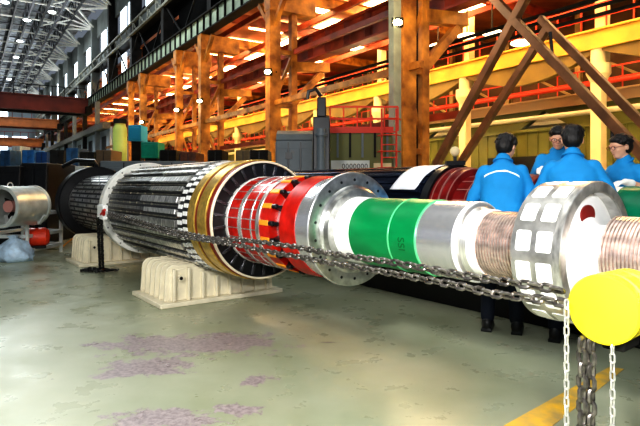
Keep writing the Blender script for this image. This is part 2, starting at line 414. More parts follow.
# cradles under the rotor
def cradle(s_near, rad, label, H=.45, L=.86):
    t=thing('support_block',label,'support block',rl(s_near-L/2,0,0),RZ,'cast blocks carrying the rotor')
    def prof(g):                                    # outline in (y, z), g grows it outwards
        w=.68+g; h=H+g; R=rad-g*.3; pts=[(-w-.02,.05)]
        for k in range(6): a=PI-PI/2*k/5; pts.append((-w+.10+.10*math.cos(a),h-.10+.10*math.sin(a)))
        ys=math.sqrt(max(.01,R*R-(AXZ-h)**2)) if R>AXZ-h else .0
        if ys>.02:
            for k in range(13): y=-ys+2*ys*k/12; pts.append((y,AXZ-math.sqrt(R*R-y*y)))
        for k in range(6): a=PI/2-PI/2*k/5; pts.append((w-.10+.10*math.cos(a),h-.10+.10*math.sin(a)))
        pts.append((w+.02,.05)); return pts
    mb=MB(); mb.prism(prof(-.045),-L/2+.02,L/2-.03); obj('core',mb,cream,t,smooth=50,bevel=.006)
    for k in range(6):
        x=-L/2+.04+k*(L-.10)/5
        mb=MB(); mb.prism(prof(0),x-.018,x+.018); obj('rib_plate',mb,cream,t,smooth=50,bevel=.008)
    for k in range(8):
        y=-.60+k*1.20/7; top=min(H-.03,AXZ-math.sqrt(max(0,rad*rad-y*y))-.03) if abs(y)<rad else H-.03
        mb=MB(); mb.frame((L/2-.04,y-.016,.05),(.055,0,0),(0,.032,0),(0,0,top-.06)); obj('face_rib',mb,cream,t,bevel=.008)
    mb=MB(); mb.tube((L/2-.04,-.52,.30),(L/2+.004,-.52,.30),.035,n=20); e=obj('lifting_eye',mb,cream,t)
    mb=MB(); mb.tube((L/2,-.52,.30),(L/2+.006,-.52,.30),.02,n=16); obj('eye_hole',mb,black,e)
    mb=MB(); mb.frame((-L/2-.03,-.78,0),(L+.10,0,0),(0,1.56,0),(0,0,.05)); obj('base_plate',mb,cream,t,bevel=.008)
cradle(-.40,.645,'ribbed cream cast support block under the brass banded end of the rotor body')
cradle(-4.05,.537,'cream cast support block farther back, behind the hanging chain and floor coil',H=.47)
# pedestal under the near shaft end, outside the frame
t=thing('shaft_pedestal','black steel pedestal carrying the near end of the rotor shaft','pedestal',rl(S(720),0,0),RZ)
mb=MB(); mb.frame((-.2,-.35,0),(.4,0,0),(0,.7,0),(0,0,.06)); mb.frame((-.12,-.22,.06),(.24,0,0),(0,.44,0),(0,0,.55)); obj('base',mb,black,t,bevel=.01)
mb=MB(); mb.prism([(-.22,.61),(-.22,.9)]+[(-.16+.32*k/8,AXZ-math.sqrt(.16*.16-(-.16+.32*k/8)**2+1e-9)) for k in range(9)]+[(.22,.9),(.22,.61)],-.1,.1); obj('saddle',mb,black,t)

# ------------------------------------------------------------------ far rotor behind the workers
r2=thing('generator_rotor','second rotor, black body and dark red winding, behind the workers and partly under white paper','rotor',rl(0,P2,0),RZ)
bs=mat('blue_black_steel',(.035,.05,.10),.18,.85,.5,6,stretch=(.5,3,3))
def seg2(name,c0,c1,r0,m,r1=None,n=72):
    a,b=S2(c0),S2(c1); r1=r0 if r1 is None else r1
    mb=MB(); mb.lathe([(a,0.02),(a,r0),(b,r1),(b,0.02)],n=n,zc=AXZ); return obj(name,mb,m,r2)
seg2('slotted_body',250,452,.585,bs)
mb=MB()
for i in range(30):
    t=2*PI*i/30; rd=Vector((0,math.sin(t),math.cos(t))); tg=Vector((0,math.cos(t),-math.sin(t)))
    mb.box(Vector(((S2(252)+S2(450))/2,0,AXZ))+rd*.588,(S2(450)-S2(252),.05,.016),(Vector((1,0,0)),tg,rd))
obj('tooth_bars',mb,mat('black_tooth',(.05,.07,.13),.16,.9,.5,3),r2,smooth=0,bevel=.004)
dr2=mat('maroon_winding',(.20,.012,.012),.28,0,.4,8)
seg2('end_flange',452,459,.60,black)
seg2('winding',459,476,.565,dr2,.54); seg2('winding',476,548,.47,dr2)
mb=MB()
for c in (461,468,475,488,500,514,528,540):
    a=S2(c); r=.568 if c<476 else .474
    if c==475: r=.55
    mb.lathe([(a,.4),(a,r),(a+.012,r),(a+.012,.4)],n=72,zc=AXZ)
for i in range(22):
    t=2*PI*i/22; rd=Vector((0,math.sin(t),math.cos(t))); tg=Vector((0,math.cos(t),-math.sin(t)))
    mb.box(Vector(((S2(477)+S2(547))/2,0,AXZ))+rd*.471,(S2(547)-S2(477),.012,.008),(Vector((1,0,0)),tg,rd))
obj('binding_bands',mb,mat('pink_grey_band',(.45,.22,.20),.3,.4),r2)
seg2('steel_journal',548,612,.27,steel); seg2('white_collar',612,627,.345,white); seg2('green_sleeve',627,700,.35,mat('deep_green_sleeve',(0,.16,.08),.3,0,.2)); seg2('end_shaft',700,790,.16,steel)
for s_,lb in ((S2(330),'black steel cradle under the body of the second rotor'),(S2(600),'black steel stand under the journal of the second rotor')):
    t=thing('support_stand',lb,'support stand',rl(s_,P2,.341),RZ)
    rr=.605 if s_<1.5 else .27
    mb=MB(); mb.frame((-.2,-.6,0),(.4,0,0),(0,1.2,0),(0,0,.10)); obj('base',mb,black,t,bevel=.01); AX2=AXZ-.341
    ys=[-.45+.9*k/12 for k in range(13)] if rr>.5 else [-.2+.4*k/12 for k in range(13)]
    yy=ys[-1]; zt=max(.13,AX2-math.sqrt(rr*rr-yy*yy))
    mb=MB(); mb.prism([(-yy-.1,.0),(-yy-.1,zt)]+[(y,max(.04,AX2-math.sqrt(rr*rr-y*y))) for y in ys]+[(yy+.1,zt),(yy+.1,.0)],-.15,.15); obj('saddle',mb,black,t)
t=thing('shade_frame','long low black frame standing in for the shadow under the second rotor','shade filler',rl(0,P2-.3,0),RZ)  # black frame added in place of the shadow below the far rotor
for y in (-.12,.62):
    mb=MB(); mb.frame((-2.5,y,0),(S2(720)+2.5,0,0),(0,.16,0),(0,0,.34)); obj('side_rail',mb,black,t,bevel=.01)
for k in range(6):
    mb=MB(); mb.frame((-2.3+k*1.35,0,.05),(.14,0,0),(0,.66,0),(0,0,.2)); obj('cross_member',mb,black,t,bevel=.01)
# paper draped over the body
mb=MB(); na,nx=10,8; vs=[]
for j in range(nx+1):
    for i in range(na+1):
        an=-.05-1.0*i/na; rr=.604+.006*noise.noise(Vector((j*.7,i*.6,0)))+(.012 if i==na else 0)
        s_=S2(424)+(S2(450)-S2(424))*j/nx -.12*i/na*0.6
        vs.append(rl(s_,P2+rr*math.sin(an),AXZ+rr*math.cos(an)))
mb.add(vs,[(j*(na+1)+i,j*(na+1)+i+1,(j+1)*(na+1)+i+1,(j+1)*(na+1)+i) for j in range(nx) for i in range(na)])
pp=obj('paper_sheet',mb,paper,smooth=60); tag(pp,'white paper sheet draped over the black body of the second rotor','paper')
md=pp.modifiers.new('Solidify','SOLIDIFY'); md.thickness=.003
# small tools on the second rotor
t=thing('work_lamp','small round cream lamp on a dark clamp on top of the second rotor','lamp',rl(S2(455),P2,AXZ+.60),0)
mb=MB(); mb.tube((0,0,0),(0,0,.10),.02); mb.box((0,0,.02),(.22,.12,.05)); obj('clamp',mb,black,t)
mb=MB(); mb.ell((0,0,.16),(.06,.05,.06)); obj('lamp_head',mb,colcr,t)

# ------------------------------------------------------------------ chains
def chain(mb, pts, pitch, length, width, wire, seg=10, ns=6):
    pts=[Vector(p) for p in pts]; L=[0]
    for a,b in zip(pts,pts[1:]): L.append(L[-1]+(b-a).length)
    n=max(2,int(L[-1]/pitch))
    def pos(d):
        for i in range(len(L)-1):
            if d<=L[i+1] or i==len(L)-2: return pts[i].lerp(pts[i+1],(d-L[i])/max(1e-9,L[i+1]-L[i]))
    for k in range(n):
        d0=(k+.5)*pitch; c=pos(d0); tdir=(pos(min(L[-1],d0+pitch*.5))-pos(max(0,d0-pitch*.5))).normalized()
        side=tdir.cross(Vector((0,0,1)))
        if side.length<.2: side=tdir.cross(N)
        side.normalize(); up=side.cross(tdir)
        ang=PI/4+(PI/2 if k%2 else 0)+random.uniform(-.12,.12); w=side*math.cos(ang)+up*math.sin(ang)
        R=width/2-wire; hl_=length/2-wire-R; loop=[]
        for i in range(seg):
            a=2*PI*i/seg+PI/seg; x=R*math.cos(a); y=R*math.sin(a)
            loop.append(c+w*x+tdir*(y+(hl_ if y>0 else -hl_)))
        mb.path(loop,wire,ns,closed=True)
def spline(ctrl, n=12):
    out=[]; c=[ctrl[0]]+list(ctrl)+[ctrl[-1]]
    for i in range(1,len(c)-2):
        p0,p1,p2,p3=c[i-1:i+3]
        for k in range(n):
            t=k/n; out.append(.5*((2*p1)+(p2-p0)*t+(2*p0-5*p1+4*p2-p3)*t*t+(3*p1-p0-3*p2+p3)*t**3))
    out.append(ctrl[-1]); return out
up_=[(104,212),(130,218),(160,227),(190,234),(216,238.5),(252,241),(294,246.6),(331,253.6),(390,262),(460,274.6),(501,281),(536,286),(568,292)]
lo_=[(104,214),(130,222),(160,231),(190,238),(230,244),(266,251),(294,256),(322,261.5),(390,273),(460,286),(492,293.5),(520,297),(552,301),(572,305)]
for nm,w,lab in (('lashing_chain',up_,'steel chain running along the rotor to the yellow hoist, upper of the two'),('lashing_chain',lo_,'steel chain running along the rotor to the yellow hoist, lower of the two')):
    mb=MB(); pts=spline([onplane(x,y,-.76 if w is up_ else -.78) for x,y in w],8)
    chain(mb,pts,.050,.072,.050,.0088)
    tag(obj(nm,mb,chainm),lab,'chain','chains stretched along the rotor')
# strap block with red tag, hanging chain and coil at the far end
hb=onplane(104,212,-.79)
t=thing('chain_clamp','white padded chain clamp with red handle on the side of the rotor','clamp',hb,RZ)
mb=MB(); mb.box((0,-.02,0),(.30,.07,.20)); obj('pad',mb,white,t,bevel=.012)
mb=MB(); mb.tube((.05,-.05,-.03),(.22,-.05,.04),.018); mb.ell((.14,-.045,0),(.07,.02,.05)); obj('handle',mb,red,t)
fp=ground(103,272); 
mb=MB(); chain(mb,[Vector((hb.x-.03,hb.y-.02,hb.z-.08)),Vector((fp.x-.0,fp.y,.05))],.047,.07,.055,.011)
chain(mb,[Vector((hb.x-.075,hb.y-.02,hb.z-.08)),Vector((fp.x-.045,fp.y,.05))],.047,.07,.055,.011)
cp=[]
for k in range(70):
    a=k*.55; r=.03+.22*random.random(); cp.append(fp+Vector((-.05+r*math.cos(a)*1.3,r*math.sin(a)*.5,.02+.03*random.random())))
chain(mb,cp[:34],.06,.07,.05,.011)
tag(obj('hanging_chain',mb,chaindk),'dark chain hanging from the white clamp into a small coil on the floor','chain')

# ------------------------------------------------------------------ yellow chain hoist
hc=at(602,310,2.12); ang=math.radians(50); ax=Vector((math.sin(ang),math.cos(ang),0)) # axis pointing away
hr=math.atan2(ax.y,ax.x)
hoist=thing('chain_hoist','yellow round chain hoist at the right with chains hanging below it','chain hoist',hc,hr)
def lat(name,prof,m,parent,n=64,closed=False):
    mb=MB(); mb.lathe(prof,n=n,closed=closed); return obj(name,mb,m,parent)
lat('end_cover',[(-.012,.001),(-.010,.05),(-.004,.10),(.0,.130),(.008,.138),(.05,.139),(.06,.134),(.06,.01)],yellow,hoist)
lat('drum_body',[(.06,.01),(.06,.120),(.075,.122),(.08,.137),(.16,.137),(.165,.12),(.19,.12),(.195,.135),(.27,.135),(.29,.11),(.30,.01)],yellow,hoist)
lat('hand_wheel',[(.166,.10),(.166,.128),(.178,.118),(.190,.128),(.190,.10)],darks,hoist,closed=True)
mb=MB(); mb.box((.18,0,-.13),(.16,.09,.10)); obj('chain_guide',mb,darks,hoist,bevel=.01)
def local(pw): # world to hoist frame
    d=pw-hc; return Vector((d.dot(ax), d.dot(Vector((-ax.y,ax.x,0))), d.z))
for px,yt in ((566.5,300),(612.5,345)):
    a=at(px,yt,2.10); mb=MB(); b=Vector((a.x,a.y,.04)); 
    chain(mb,[local(a),local(b)],.0345,.047,.026,.0042); obj('hand_chain',mb,chainl,hoist)
for px,yt in ((582,338),(591,340)):
    a=at(px,yt,2.12+.05); mb=MB(); b=Vector((a.x,a.y,.05)); chain(mb,[local(a),local(b)],.050,.072,.05,.0095); obj('load_chain',mb,chainm,hoist)
t=thing('anchor_post','dark steel anchor post beside the yellow chain hoist, past the right edge','post',hc+ax*.62-Vector((0,0,hc.z)),hr)
mb=MB(); mb.box((0,0,.02),(.4,.4,.04)); mb.box((0,0,.55),(.12,.12,1.05)); obj('post',mb,darks,t,bevel=.006)
mb=MB(); mb.path([(-.06,0,hc.z),(-.12,0,hc.z+.03),(-.2,0,hc.z+.02),(-.33,0,hc.z)],.014); obj('hook',mb,chainm,t)

# ------------------------------------------------------------------ people
def remeshed(mb, name, m, parent, vox=.008, smooth_it=3, dec=.5, fn=None):
    me=bpy.data.meshes.new('t'); me.from_pydata([tuple(v) for v in mb.v],[],mb.f)
    bm=bmesh.new(); bm.from_mesh(me); bmesh.ops.recalc_face_normals(bm,faces=bm.faces); bm.to_mesh(me); bm.free()
    o=bpy.data.objects.new('t',me); C.objects.link(o)
    a=o.modifiers.new('r','REMESH'); a.mode='VOXEL'; a.voxel_size=vox; a.use_smooth_shade=True
    if smooth_it: b=o.modifiers.new('s','SMOOTH'); b.iterations=smooth_it; b.factor=.5
    if dec<1: d=o.modifiers.new('d','DECIMATE'); d.ratio=dec
    dg=bpy.context.evaluated_depsgraph_get(); nm=bpy.data.meshes.new_from_object(o.evaluated_get(dg)); bpy.data.objects.remove(o)
    if fn:
        for v in nm.vertices: v.co=fn(v.co)
    for p in nm.polygons: p.use_smooth=True
    nm.name=name; nm.materials.clear(); nm.materials.append(m)
    r=bpy.data.objects.new(name,nm); C.objects.link(r); r.parent=parent; return r
def cap(mb,p,q,r1,r2,n=12):
    p=Vector(p); q=Vector(q); mb.tube(p,q,r1,r2,n); mb.ell(p,(r1,)*3,n); mb.ell(q,(r2,)*3,n)
def loft(mb, rings, n=28):                           # rings: (centre, half width vector, half depth vector)
    vs=[]; k=len(rings)
    for c,wx,wy in rings:
        for i in range(n):
            t=2*PI*i/n; ct,st=math.cos(t),math.sin(t)
            e=.8; x=math.copysign(abs(ct)**e,ct); y=math.copysign(abs(st)**e,st); vs.append(c+wx*x+wy*y)
    fs=[(i*n+j,i*n+(j+1)%n,(i+1)*n+(j+1)%n,(i+1)*n+j) for i in range(k-1) for j in range(n)]
    fs+=[tuple(range(n))[::-1],tuple(range((k-1)*n,k*n))]; mb.add(vs,fs)
def hand(mb, wrist, fwd, palm, grow=0, curl=.5, left=False):
    # fwd: direction of fingers, palm: direction the palm faces
    fwd=Vector(fwd).normalized(); palm=Vector(palm); palm=(palm-fwd*palm.dot(fwd)).normalized(); sd=fwd.cross(palm).normalized()*(-1 if left else 1)
    w=Vector(wrist); g=grow
    for k in range(5):
        o=(-.03+.015*k)
        cap(mb,w+sd*o*.6+fwd*.01,w+fwd*.085+sd*o,.014+g,.0125+g,8)
    for k,(o,ln) in enumerate(((-.033,.060),(-.011,.075),(.011,.082),(.033,.074))):
        b=w+fwd*.088+sd*o; d=fwd
        r=.0085+g
        for j,f in enumerate((.45,.32,.23)):
            d=(d*math.cos(curl*.7)+palm*math.sin(curl*.7)); d.normalize(); e=b+d*ln*f; cap(mb,b,e,r,r*.93,8); b=e; r*=.93
    b=w+fwd*.03+sd*.030; d=(fwd*.6+sd*.8).normalized(); e=b+d*.04; cap(mb,b,e,.012+g,.0105+g,8)
    d=(fwd*.9+sd*.3+palm*.4).normalized(); cap(mb,e,e+d*.035,.0105+g,.0085+g,8)
def person(label, loc, rz, height=1.75, lean=0., arms=None, head_turn=0., head_nod=.3, gloves=(False,False), glasses=False, tape=False, sleeves='long'):
    """local frame: faces +Y, own right hand on +X. arms: {side:(elbow, wrist, finger dir, palm dir)} in local metres before scaling"""
    sc=height/1.75; root=thing('person',label,'person',loc,rz)
    def sx(v): return Vector(v)*sc
    hipz=.93
    def tl(v):                                       # lean the trunk forward about the hips
        v=Vector(v)
        if v.z>hipz:
            k=min(1,(v.z-hipz)/.25); a=lean*k; d=v-Vector((0,0,hipz)); y=d.y*math.cos(a)+d.z*math.sin(a); z=-d.y*math.sin(a)+d.z*math.cos(a); v=Vector((v.x,y,hipz+z))
        return v
    hcen=Vector((0,.02,1.640)); npos=Vector((0,0,1.50))
    R=Matrix.Rotation(head_turn,3,'Z')@Matrix.Rotation(-head_nod,3,'X')
    base=tl(npos)
    def hd(v): return base+R@(Vector(v)-npos)
    ah=tuple(R@Vector(a) for a in ((1,0,0),(0,1,0),(0,0,1)))
    sh={1:tl((.185,0,1.425)),-1:tl((-.185,0,1.425))}
    B=MB()
    # trunk
    loft(B,[(tl((0,0,z)),Vector((wx,0,0)),Vector((0,wy,0))) for z,wx,wy in ((.86,.15,.10),(.95,.165,.11),(1.08,.135,.09),(1.25,.16,.105),(1.36,.155,.09),(1.42,.09,.06),(1.48,.05,.05))])
    cap(B,tl((0,-.01,1.44)),hd((0,.0,1.56)),.058,.052)
    # head
    B.ell(hd((0,.008,1.665)),(.074,.092,.088),20,ah); B.ell(hd((0,.030,1.62)),(.062,.070,.085),20,ah); B.ell(hd((0,.055,1.565)),(.040,.040,.030),16,ah)
    B.ell(hd((0,.105,1.628)),(.012,.018,.012),10,ah); cap(B,hd((0,.088,1.660)),hd((0,.108,1.630)),.008,.011,8)
    B.ell(hd((0,.090,1.592)),(.024,.012,.008),10,ah); B.ell(hd((0,.088,1.582)),(.020,.012,.007),10,ah)
    for s in (1,-1):
        B.ell(hd((s*.076,-.004,1.635)),(.010,.020,.032),10,ah); B.ell(hd((s*.036,.068,1.622)),(.024,.022,.022),10,ah)
        B.ell(hd((s*.032,.088,1.672)),(.024,.012,.007),10,ah)
    # legs and arms
    for s in (1,-1):
        cap(B,(s*.09,0,.88),(s*.11,.01,.50),.075,.052); cap(B,(s*.11,.01,.50),(s*.12,-.01,.09),.052,.034)
        B.ell((s*.125,.06,.045),(.04,.12,.035))
        el,wr,fd,pd=[Vector(x) for x in arms[s]]
        cap(B,tl((s*.150,0,1.400)),el,.045,.034); cap(B,el,wr,.034,.026)
        hand(B,wr,fd,pd,0,.5,left=(s<0))
    rz_=lambda v: v*sc
    remeshed(B,'body',skin,root,.0075,2,.35,rz_)
    # shirt
    T=MB()
    loft(T,[(tl((0,0,z)),Vector((wx,0,0)),Vector((0,wy,0))) for z,wx,wy in ((.80,.205,.145),(.92,.20,.145),(1.05,.18,.13),(1.20,.19,.135),(1.33,.20,.135),(1.39,.19,.120),(1.44,.145,.095),(1.475,.095,.08),(1.500,.07,.07))])
    cap(T,tl((0,-.01,1.46)),tl((0,-.005,1.515)),.073,.068)
    for s in (1,-1):
        el,wr=Vector(arms[s][0]),Vector(arms[s][1])
        cap(T,tl((s*.150,0,1.400)),el,.072,.054,14)
        e2 = el.lerp(wr,.86 if sleeves=='long' else .12); cap(T,el,e2,.054,.044 if sleeves=='long' else .056,14)
    def wr_fn(v):
        n=noise.noise(v*9)*.012+noise.noise(v*23+Vector((3,1,2)))*.005; d=Vector((v.x,v.y,0))
        return (v+(d.normalized()*n if d.length>.01 else Vector()))*sc
    sh_o=remeshed(T,'shirt',shirtm,root,.011,3,.6,wr_fn)
    # collar
    K=MB(); K.path([tl((.078*math.cos(a),-.005+.075*math.sin(a),1.500+.018*-math.sin(a))) for a in [2*PI*i/24 for i in range(24)]],.010,8,closed=True)
    for v in K.v: v*=sc
    obj('collar',K,shirtm,sh_o)
    if tape:
        K=MB(); row=[]
        for i in range(25):
            x=-.155+.31*i/24; z=1.335+.075*math.cos(x/.155*1.45)
            y=-.132*math.sqrt(max(0,1-(x/.235)**2)) - .010
            row.append((x,y,z))
        vs=[]
        for x,y,z in row: vs+= [tl((x,y,z+.009))*sc, tl((x,y-.004,z-.009))*sc]
        K.add(vs,[(2*i,2*i+1,2*i+3,2*i+2) for i in range(24)]); o=obj('reflective_tape',K,reflm,sh_o,smooth=60)
        md=o.modifiers.new('sw','SHRINKWRAP'); md.target=sh_o; md.offset=.004; md.wrap_mode='ABOVE_SURFACE'
        md=o.modifiers.new('so','SOLIDIFY'); md.thickness=.003
    # trousers, shoes
    T=MB(); loft(T,[(Vector((0,0,z)),Vector((wx,0,0)),Vector((0,wy,0))) for z,wx,wy in ((.80,.165,.115),(.90,.175,.12),(1.0,.165,.11))])
    for s in (1,-1): cap(T,(s*.09,0,.86),(s*.11,.01,.50),.092,.072,14); cap(T,(s*.11,.01,.50),(s*.12,-.01,.12),.072,.060,14)
    remeshed(T,'trousers',trous,root,.012,3,.5,rz_)
    for s in (1,-1):
        T=MB(); T.ell((s*.125,.06,.045),(.052,.145,.045)); T.ell((s*.122,-.03,.065),(.048,.06,.065)); T.box((s*.125,.05,.012),(.09,.26,.024)); remeshed(T,'shoe',shoem,root,.01,2,.6,rz_)
    # hair
    T=MB(); T.ell(hd((0,-.010,1.690)),(.086,.100,.082),22,ah); T.ell(hd((0,-.035,1.640)),(.080,.078,.085),20,ah); T.ell(hd((0,.052,1.722)),(.066,.046,.034),16,ah)
    rr=random.Random(len(label))
    for k in range(46):
        a=rr.uniform(0,2*PI); zz=rr.uniform(-.2,1); rad=math.sqrt(1-zz*zz); d=Vector((rad*math.cos(a),rad*math.sin(a),zz))
        if d.y>.55 and d.z<.55: continue
        c=Vector((0,-.010,1.685)); p=c+Vector((d.x*.078,d.y*.092,d.z*.078)); e=p+Vector((d.x*.018,d.y*.018,d.z*.010-.012))+Vector((rr.uniform(-.01,.01),rr.uniform(-.01,.01),0))
        cap(T,hd(p),hd(e),.018,.008,8)
    remeshed(T,'hair',hairm,root,.008,1,.6,rz_)
    for s in (1,-1):
        T=MB(); T.ell(hd((s*.031,.0905,1.650)),(.013,.008,.0075),12,ah)
        for v in T.v: v*=sc
        e=obj('eye',T,mat('eye_white',(.8,.78,.75),.2),root)
        T=MB(); T.ell(hd((s*.031,.0965,1.650)),(.0055,.004,.006),10,ah)
        for v in T.v: v*=sc
        obj('iris',T,mat('iris_dark',(.02,.012,.01),.2),e)
    T=MB(); T.ell(hd((0,.1005,1.587)),(.021,.004,.0035),12,ah)
    for v in T.v: v*=sc
    obj('lips',T,mat('lip',(.45,.16,.13),.5),root)
    if glasses:
        T=MB()
        for s in (1,-1):
            T.path([hd((s*.034+.027*math.cos(a),.112,1.650+.019*math.sin(a))) for a in [2*PI*i/16 for i in range(16)]],.0028,6,closed=True)
            T.path([hd((s*.060,.110,1.655)),hd((s*.078,.05,1.655)),hd((s*.082,-.01,1.648))],.0026,6)
        T.path([hd((-.008,.113,1.654)),hd((.008,.113,1.654))],.0026,6)
        for v in T.v: v*=sc
        obj('glasses',T,mat('glasses_frame',(.12,.02,.02),.3),root)
    for s,gv in ((1,gloves[0]),(-1,gloves[1])):
        if gv:
            T=MB(); el,wr,fd,pd=[Vector(x) for x in arms[s]]; hand(T,wr,fd,pd,.005,.5,left=(s<0)); cap(T,wr-(wr-el).normalized()*.05,wr+Vector(fd).normalized()*.02,.036,.032)
            remeshed(T,'glove',glovem,root,.0065,2,.5,rz_)
    return root
# two with their backs to us, between the rotors
p=at(502,184,4.95); person('person seen from behind with white line across blue shirt back, leaning over the second rotor',(p.x,p.y,0),-.42,1.83,.16,
  {1:((.255,.05,1.13),(.18,.30,1.10),(-.3,.9,-.1),(0,0,-1)),-1:((-.27,.05,1.13),(-.22,.30,1.10),(.3,.9,-.1),(0,0,-1))},head_turn=-.35,head_nod=.42,tape=True)
p=at(572,184,4.60); person('person seen from behind in plain blue shirt, broad back above the white padded ring',(p.x,p.y,0),-.50,1.86,.12,
  {1:((.28,.05,1.16),(.20,.30,1.12),(-.3,.9,-.2),(0,0,-1)),-1:((-.29,.06,1.14),(-.24,.30,1.10),(.3,.9,-.1),(0,0,-1))},head_turn=.1,head_nod=.32)
# two on the far side
q=rl(S2(585),P2+1.05,0); mb=MB()
for k in range(6): mb.box(q+N*(-.3+.12*k)+Vector((0,0,.22)),(1.3,.11,.03),(U,N,Vector((0,0,1))))
for k in (-1,0,1): mb.box(q+U*k*.55+Vector((0,0,.1025)),(.08,.7,.205),(U,N,Vector((0,0,1))))
tag(obj('duckboard',mb,woodm,smooth=0),'low wooden step board behind the second rotor under the worker facing us','platform')
p=at(558,184,6.0); person('person in blue facing us with glasses, bending over the second rotor in a white glove',(p.x,p.y,.235),PI-.40,1.78,.46,
  {1:((.25,.34,1.13),(.15,.58,1.25),(.1,.9,-.1),(0,0,-1)),-1:((-.28,.30,1.16),(-.10,.50,1.05),(.3,.9,-.1),(0,0,-1))},head_turn=-.05,head_nod=.35,gloves=(True,False),glasses=True)
p=at(632,184,5.6); person('person with glasses at far right in profile, white glove resting on the green sleeve',(p.x,p.y,0),1.78,1.86,.16,
  {1:((.30,.20,1.16),(.20,.42,1.20),(-.2,.9,-.1),(0,0,-1)),-1:((-.32,.06,1.21),(-.32,.34,1.29),(0,.95,-.1),(0,0,-1))},head_turn=-.05,head_nod=.22,gloves=(False,True),glasses=True,sleeves='short')

# ------------------------------------------------------------------ blower cart at the left
bl=at(19,206,9.4); t=thing('blower','round galvanised blower drum with dark mouth on the tube cart','blower',bl,math.radians(78))
lat('casing',[(-.42,.30),(-.42,.355),(-.38,.36),(-.36,.345),(.30,.345),(.32,.36),(.36,.36),(.36,.32),(.30,.335),(-.42,.30)],fang,t)
lat('back_plate',[(.28,.001),(.28,.32)],black,t)
lat('motor',[(-.25,.001),(-.25,.10),(.1,.10),(.14,.05),(.14,.001)],mat('motor_pink',(.5,.25,.22),.5),t,24)
mb=MB()
for i in range(5):
    a=2*PI*i/5; rd=Vector((0,math.sin(a),math.cos(a))); tg=Vector((.5,math.cos(a)*.8,-math.sin(a)*.8)).normalized()
    mb.box(rd*.19,(.012,.13,.2),(tg.cross(rd).normalized(),tg,rd))
obj('fan_blades',mb,darks,t)
mb=MB(); mb.path([(-.2+.06*math.cos(a),0,.355+.05*math.sin(a)) for a in [2*PI*i/16 for i in range(16)]],.01,6,closed=True); obj('lifting_ring',mb,tubeg,t)
def bp(px,py,Y): return at(px,py,Y)
ct=thing('tube_cart','grey tube frame cart under the blower at the left','cart',(0,0,0))
g1=ground(27,260); g2=ground(61,252); g1b=g1+Vector((-.85,.5,0)); g2b=g2+Vector((-.7,.9,0)); gl=g1+Vector((-1.0,-.1,0)); 
ct.location=g1
def cm(p): return Vector(p)-g1
legs=[g1,g2,g1+Vector((-.95,-.05,0)),g2+Vector((-.95,.35,0))]
for i,l in enumerate(legs):
    mb=MB(); mb.tube(cm(l),cm(l)+Vector((0,0,.80 if i!=1 else .84)),.038,n=10); obj('leg',mb,tubeg,ct)
for z in (.16,.42,.80):
    for a,b in ((0,1),(1,3),(3,2),(2,0)):
        mb=MB(); mb.beam(cm(legs[a])+Vector((0,0,z)),cm(legs[b])+Vector((0,0,z)),.06,.06); obj('rail',mb,tubeg,ct)
for s in (-.15,.35):
    mb=MB(); b0=bl-g1; mb.beam(b0+Vector((s*.8,s*.55-.05,-.32)),Vector((b0.x+s*.8+.12,b0.y+s*.55-.1,.80)),.05,.03); mb.beam(b0+Vector((s*.8,s*.55-.05,-.32)),Vector((b0.x+s*.8-.12,b0.y+s*.55+.1,.80)),.05,.03); obj('drum_strut',mb,tubeg,ct)
tk=bp(37,240,9.9); t=thing('air_tank','red air receiver tank inside the tube cart','tank',(tk.x,tk.y,.18),.5)
mb=MB(); mb.lathe([(-.22,.001),(-.20,.12),(-.14,.17),(.14,.17),(.20,.12),(.22,.001)],n=32,zc=.20); obj('shell',mb,redt,t)
mb=MB(); mb.box((0,0,.02),(.3,.22,.05)); mb.tube((0,0,.36),(0,0,.44),.03); obj('feet',mb,darks,t)
mb=MB(); c=ground(4,264)
mb.lathe([(0,.02),(0,.22),(.08,.27),(.16,.24),(.24,.19),(.33,.16),(.40,.08),(.44,.10),(.46,.02)],n=28)
for v in mb.v:
    k=noise.noise(v*7)*.10+noise.noise(v*17)*.04; v.x,v.y,v.z=(v.y*1.2+k, v.z+k, v.x)
for v in mb.v: v+=c+Vector((-.05,.35,0))
tag(obj('plastic_bag',mb,mat('bag_white',(.55,.70,.85),.3,0,.3,10),smooth=80),'pale blue white plastic bag on the floor under the left of the cart','bag')
# hose on the floor
mb=MB(); mb.path(spline([ground(60,250),ground(72,240),ground(85,232),ground(92,226)],8),.02); 
for v in mb.v: v.z=max(v.z,0)+.02
tag(obj('hose',mb,mat('hose_orange',(.7,.35,.05),.5)),'thin orange hose lying between the cart and the rotor','hose')

# ------------------------------------------------------------------ machines and cabinets behind the rotor
def cabinet(name,label,cat,x0,x1,ytop,Y,depth,m,doors=0,zb=0,rz=None,seam=black,ht=None):
    a=at(x0,ytop,Y); b=at(x1,ytop,Y); w=b.x-a.x; h=a.z-zb
    t=thing(name,label,cat,((a.x+b.x)/2,Y,zb))
    mb=MB(); mb.frame((-w/2,0,0),(w,0,0),(0,depth,0),(0,0,h)); obj('housing',mb,m,t,bevel=.015)
    for k in range(doors):
        dx=w/doors; mb=MB(); mb.frame((-w/2+dx*k+.02,-.02,h*.06),(dx-.04,0,0),(0,.02,0),(0,0,h*.86)); d=obj('door',mb,m,t,bevel=.006)
        mb=MB(); mb.box((-w/2+dx*k+dx*.85,-.035,h*.55),(.03,.03,.16)); obj('handle',mb,seam,d)
        mb=MB(); mb.frame((-w/2+dx*k-.012,-.012,h*.02),(.024,0,0),(0,.012,0),(0,0,h*.96)); obj('seam_strip',mb,seam,t)
    return t
gc=cabinet('control_cabinet','blue grey cabinet with framed doors right of the red ladder gap, behind the rotor','cabinet',276,313,140,11.5,.9,greyc,3)
mb=MB(); w=.39; mb.prism([(-.02,2.29),(.9,2.29),(.9,2.52),(.35,2.52),(.05,2.42)],-w,w); obj('sloping_top',mb,greyc,gc)
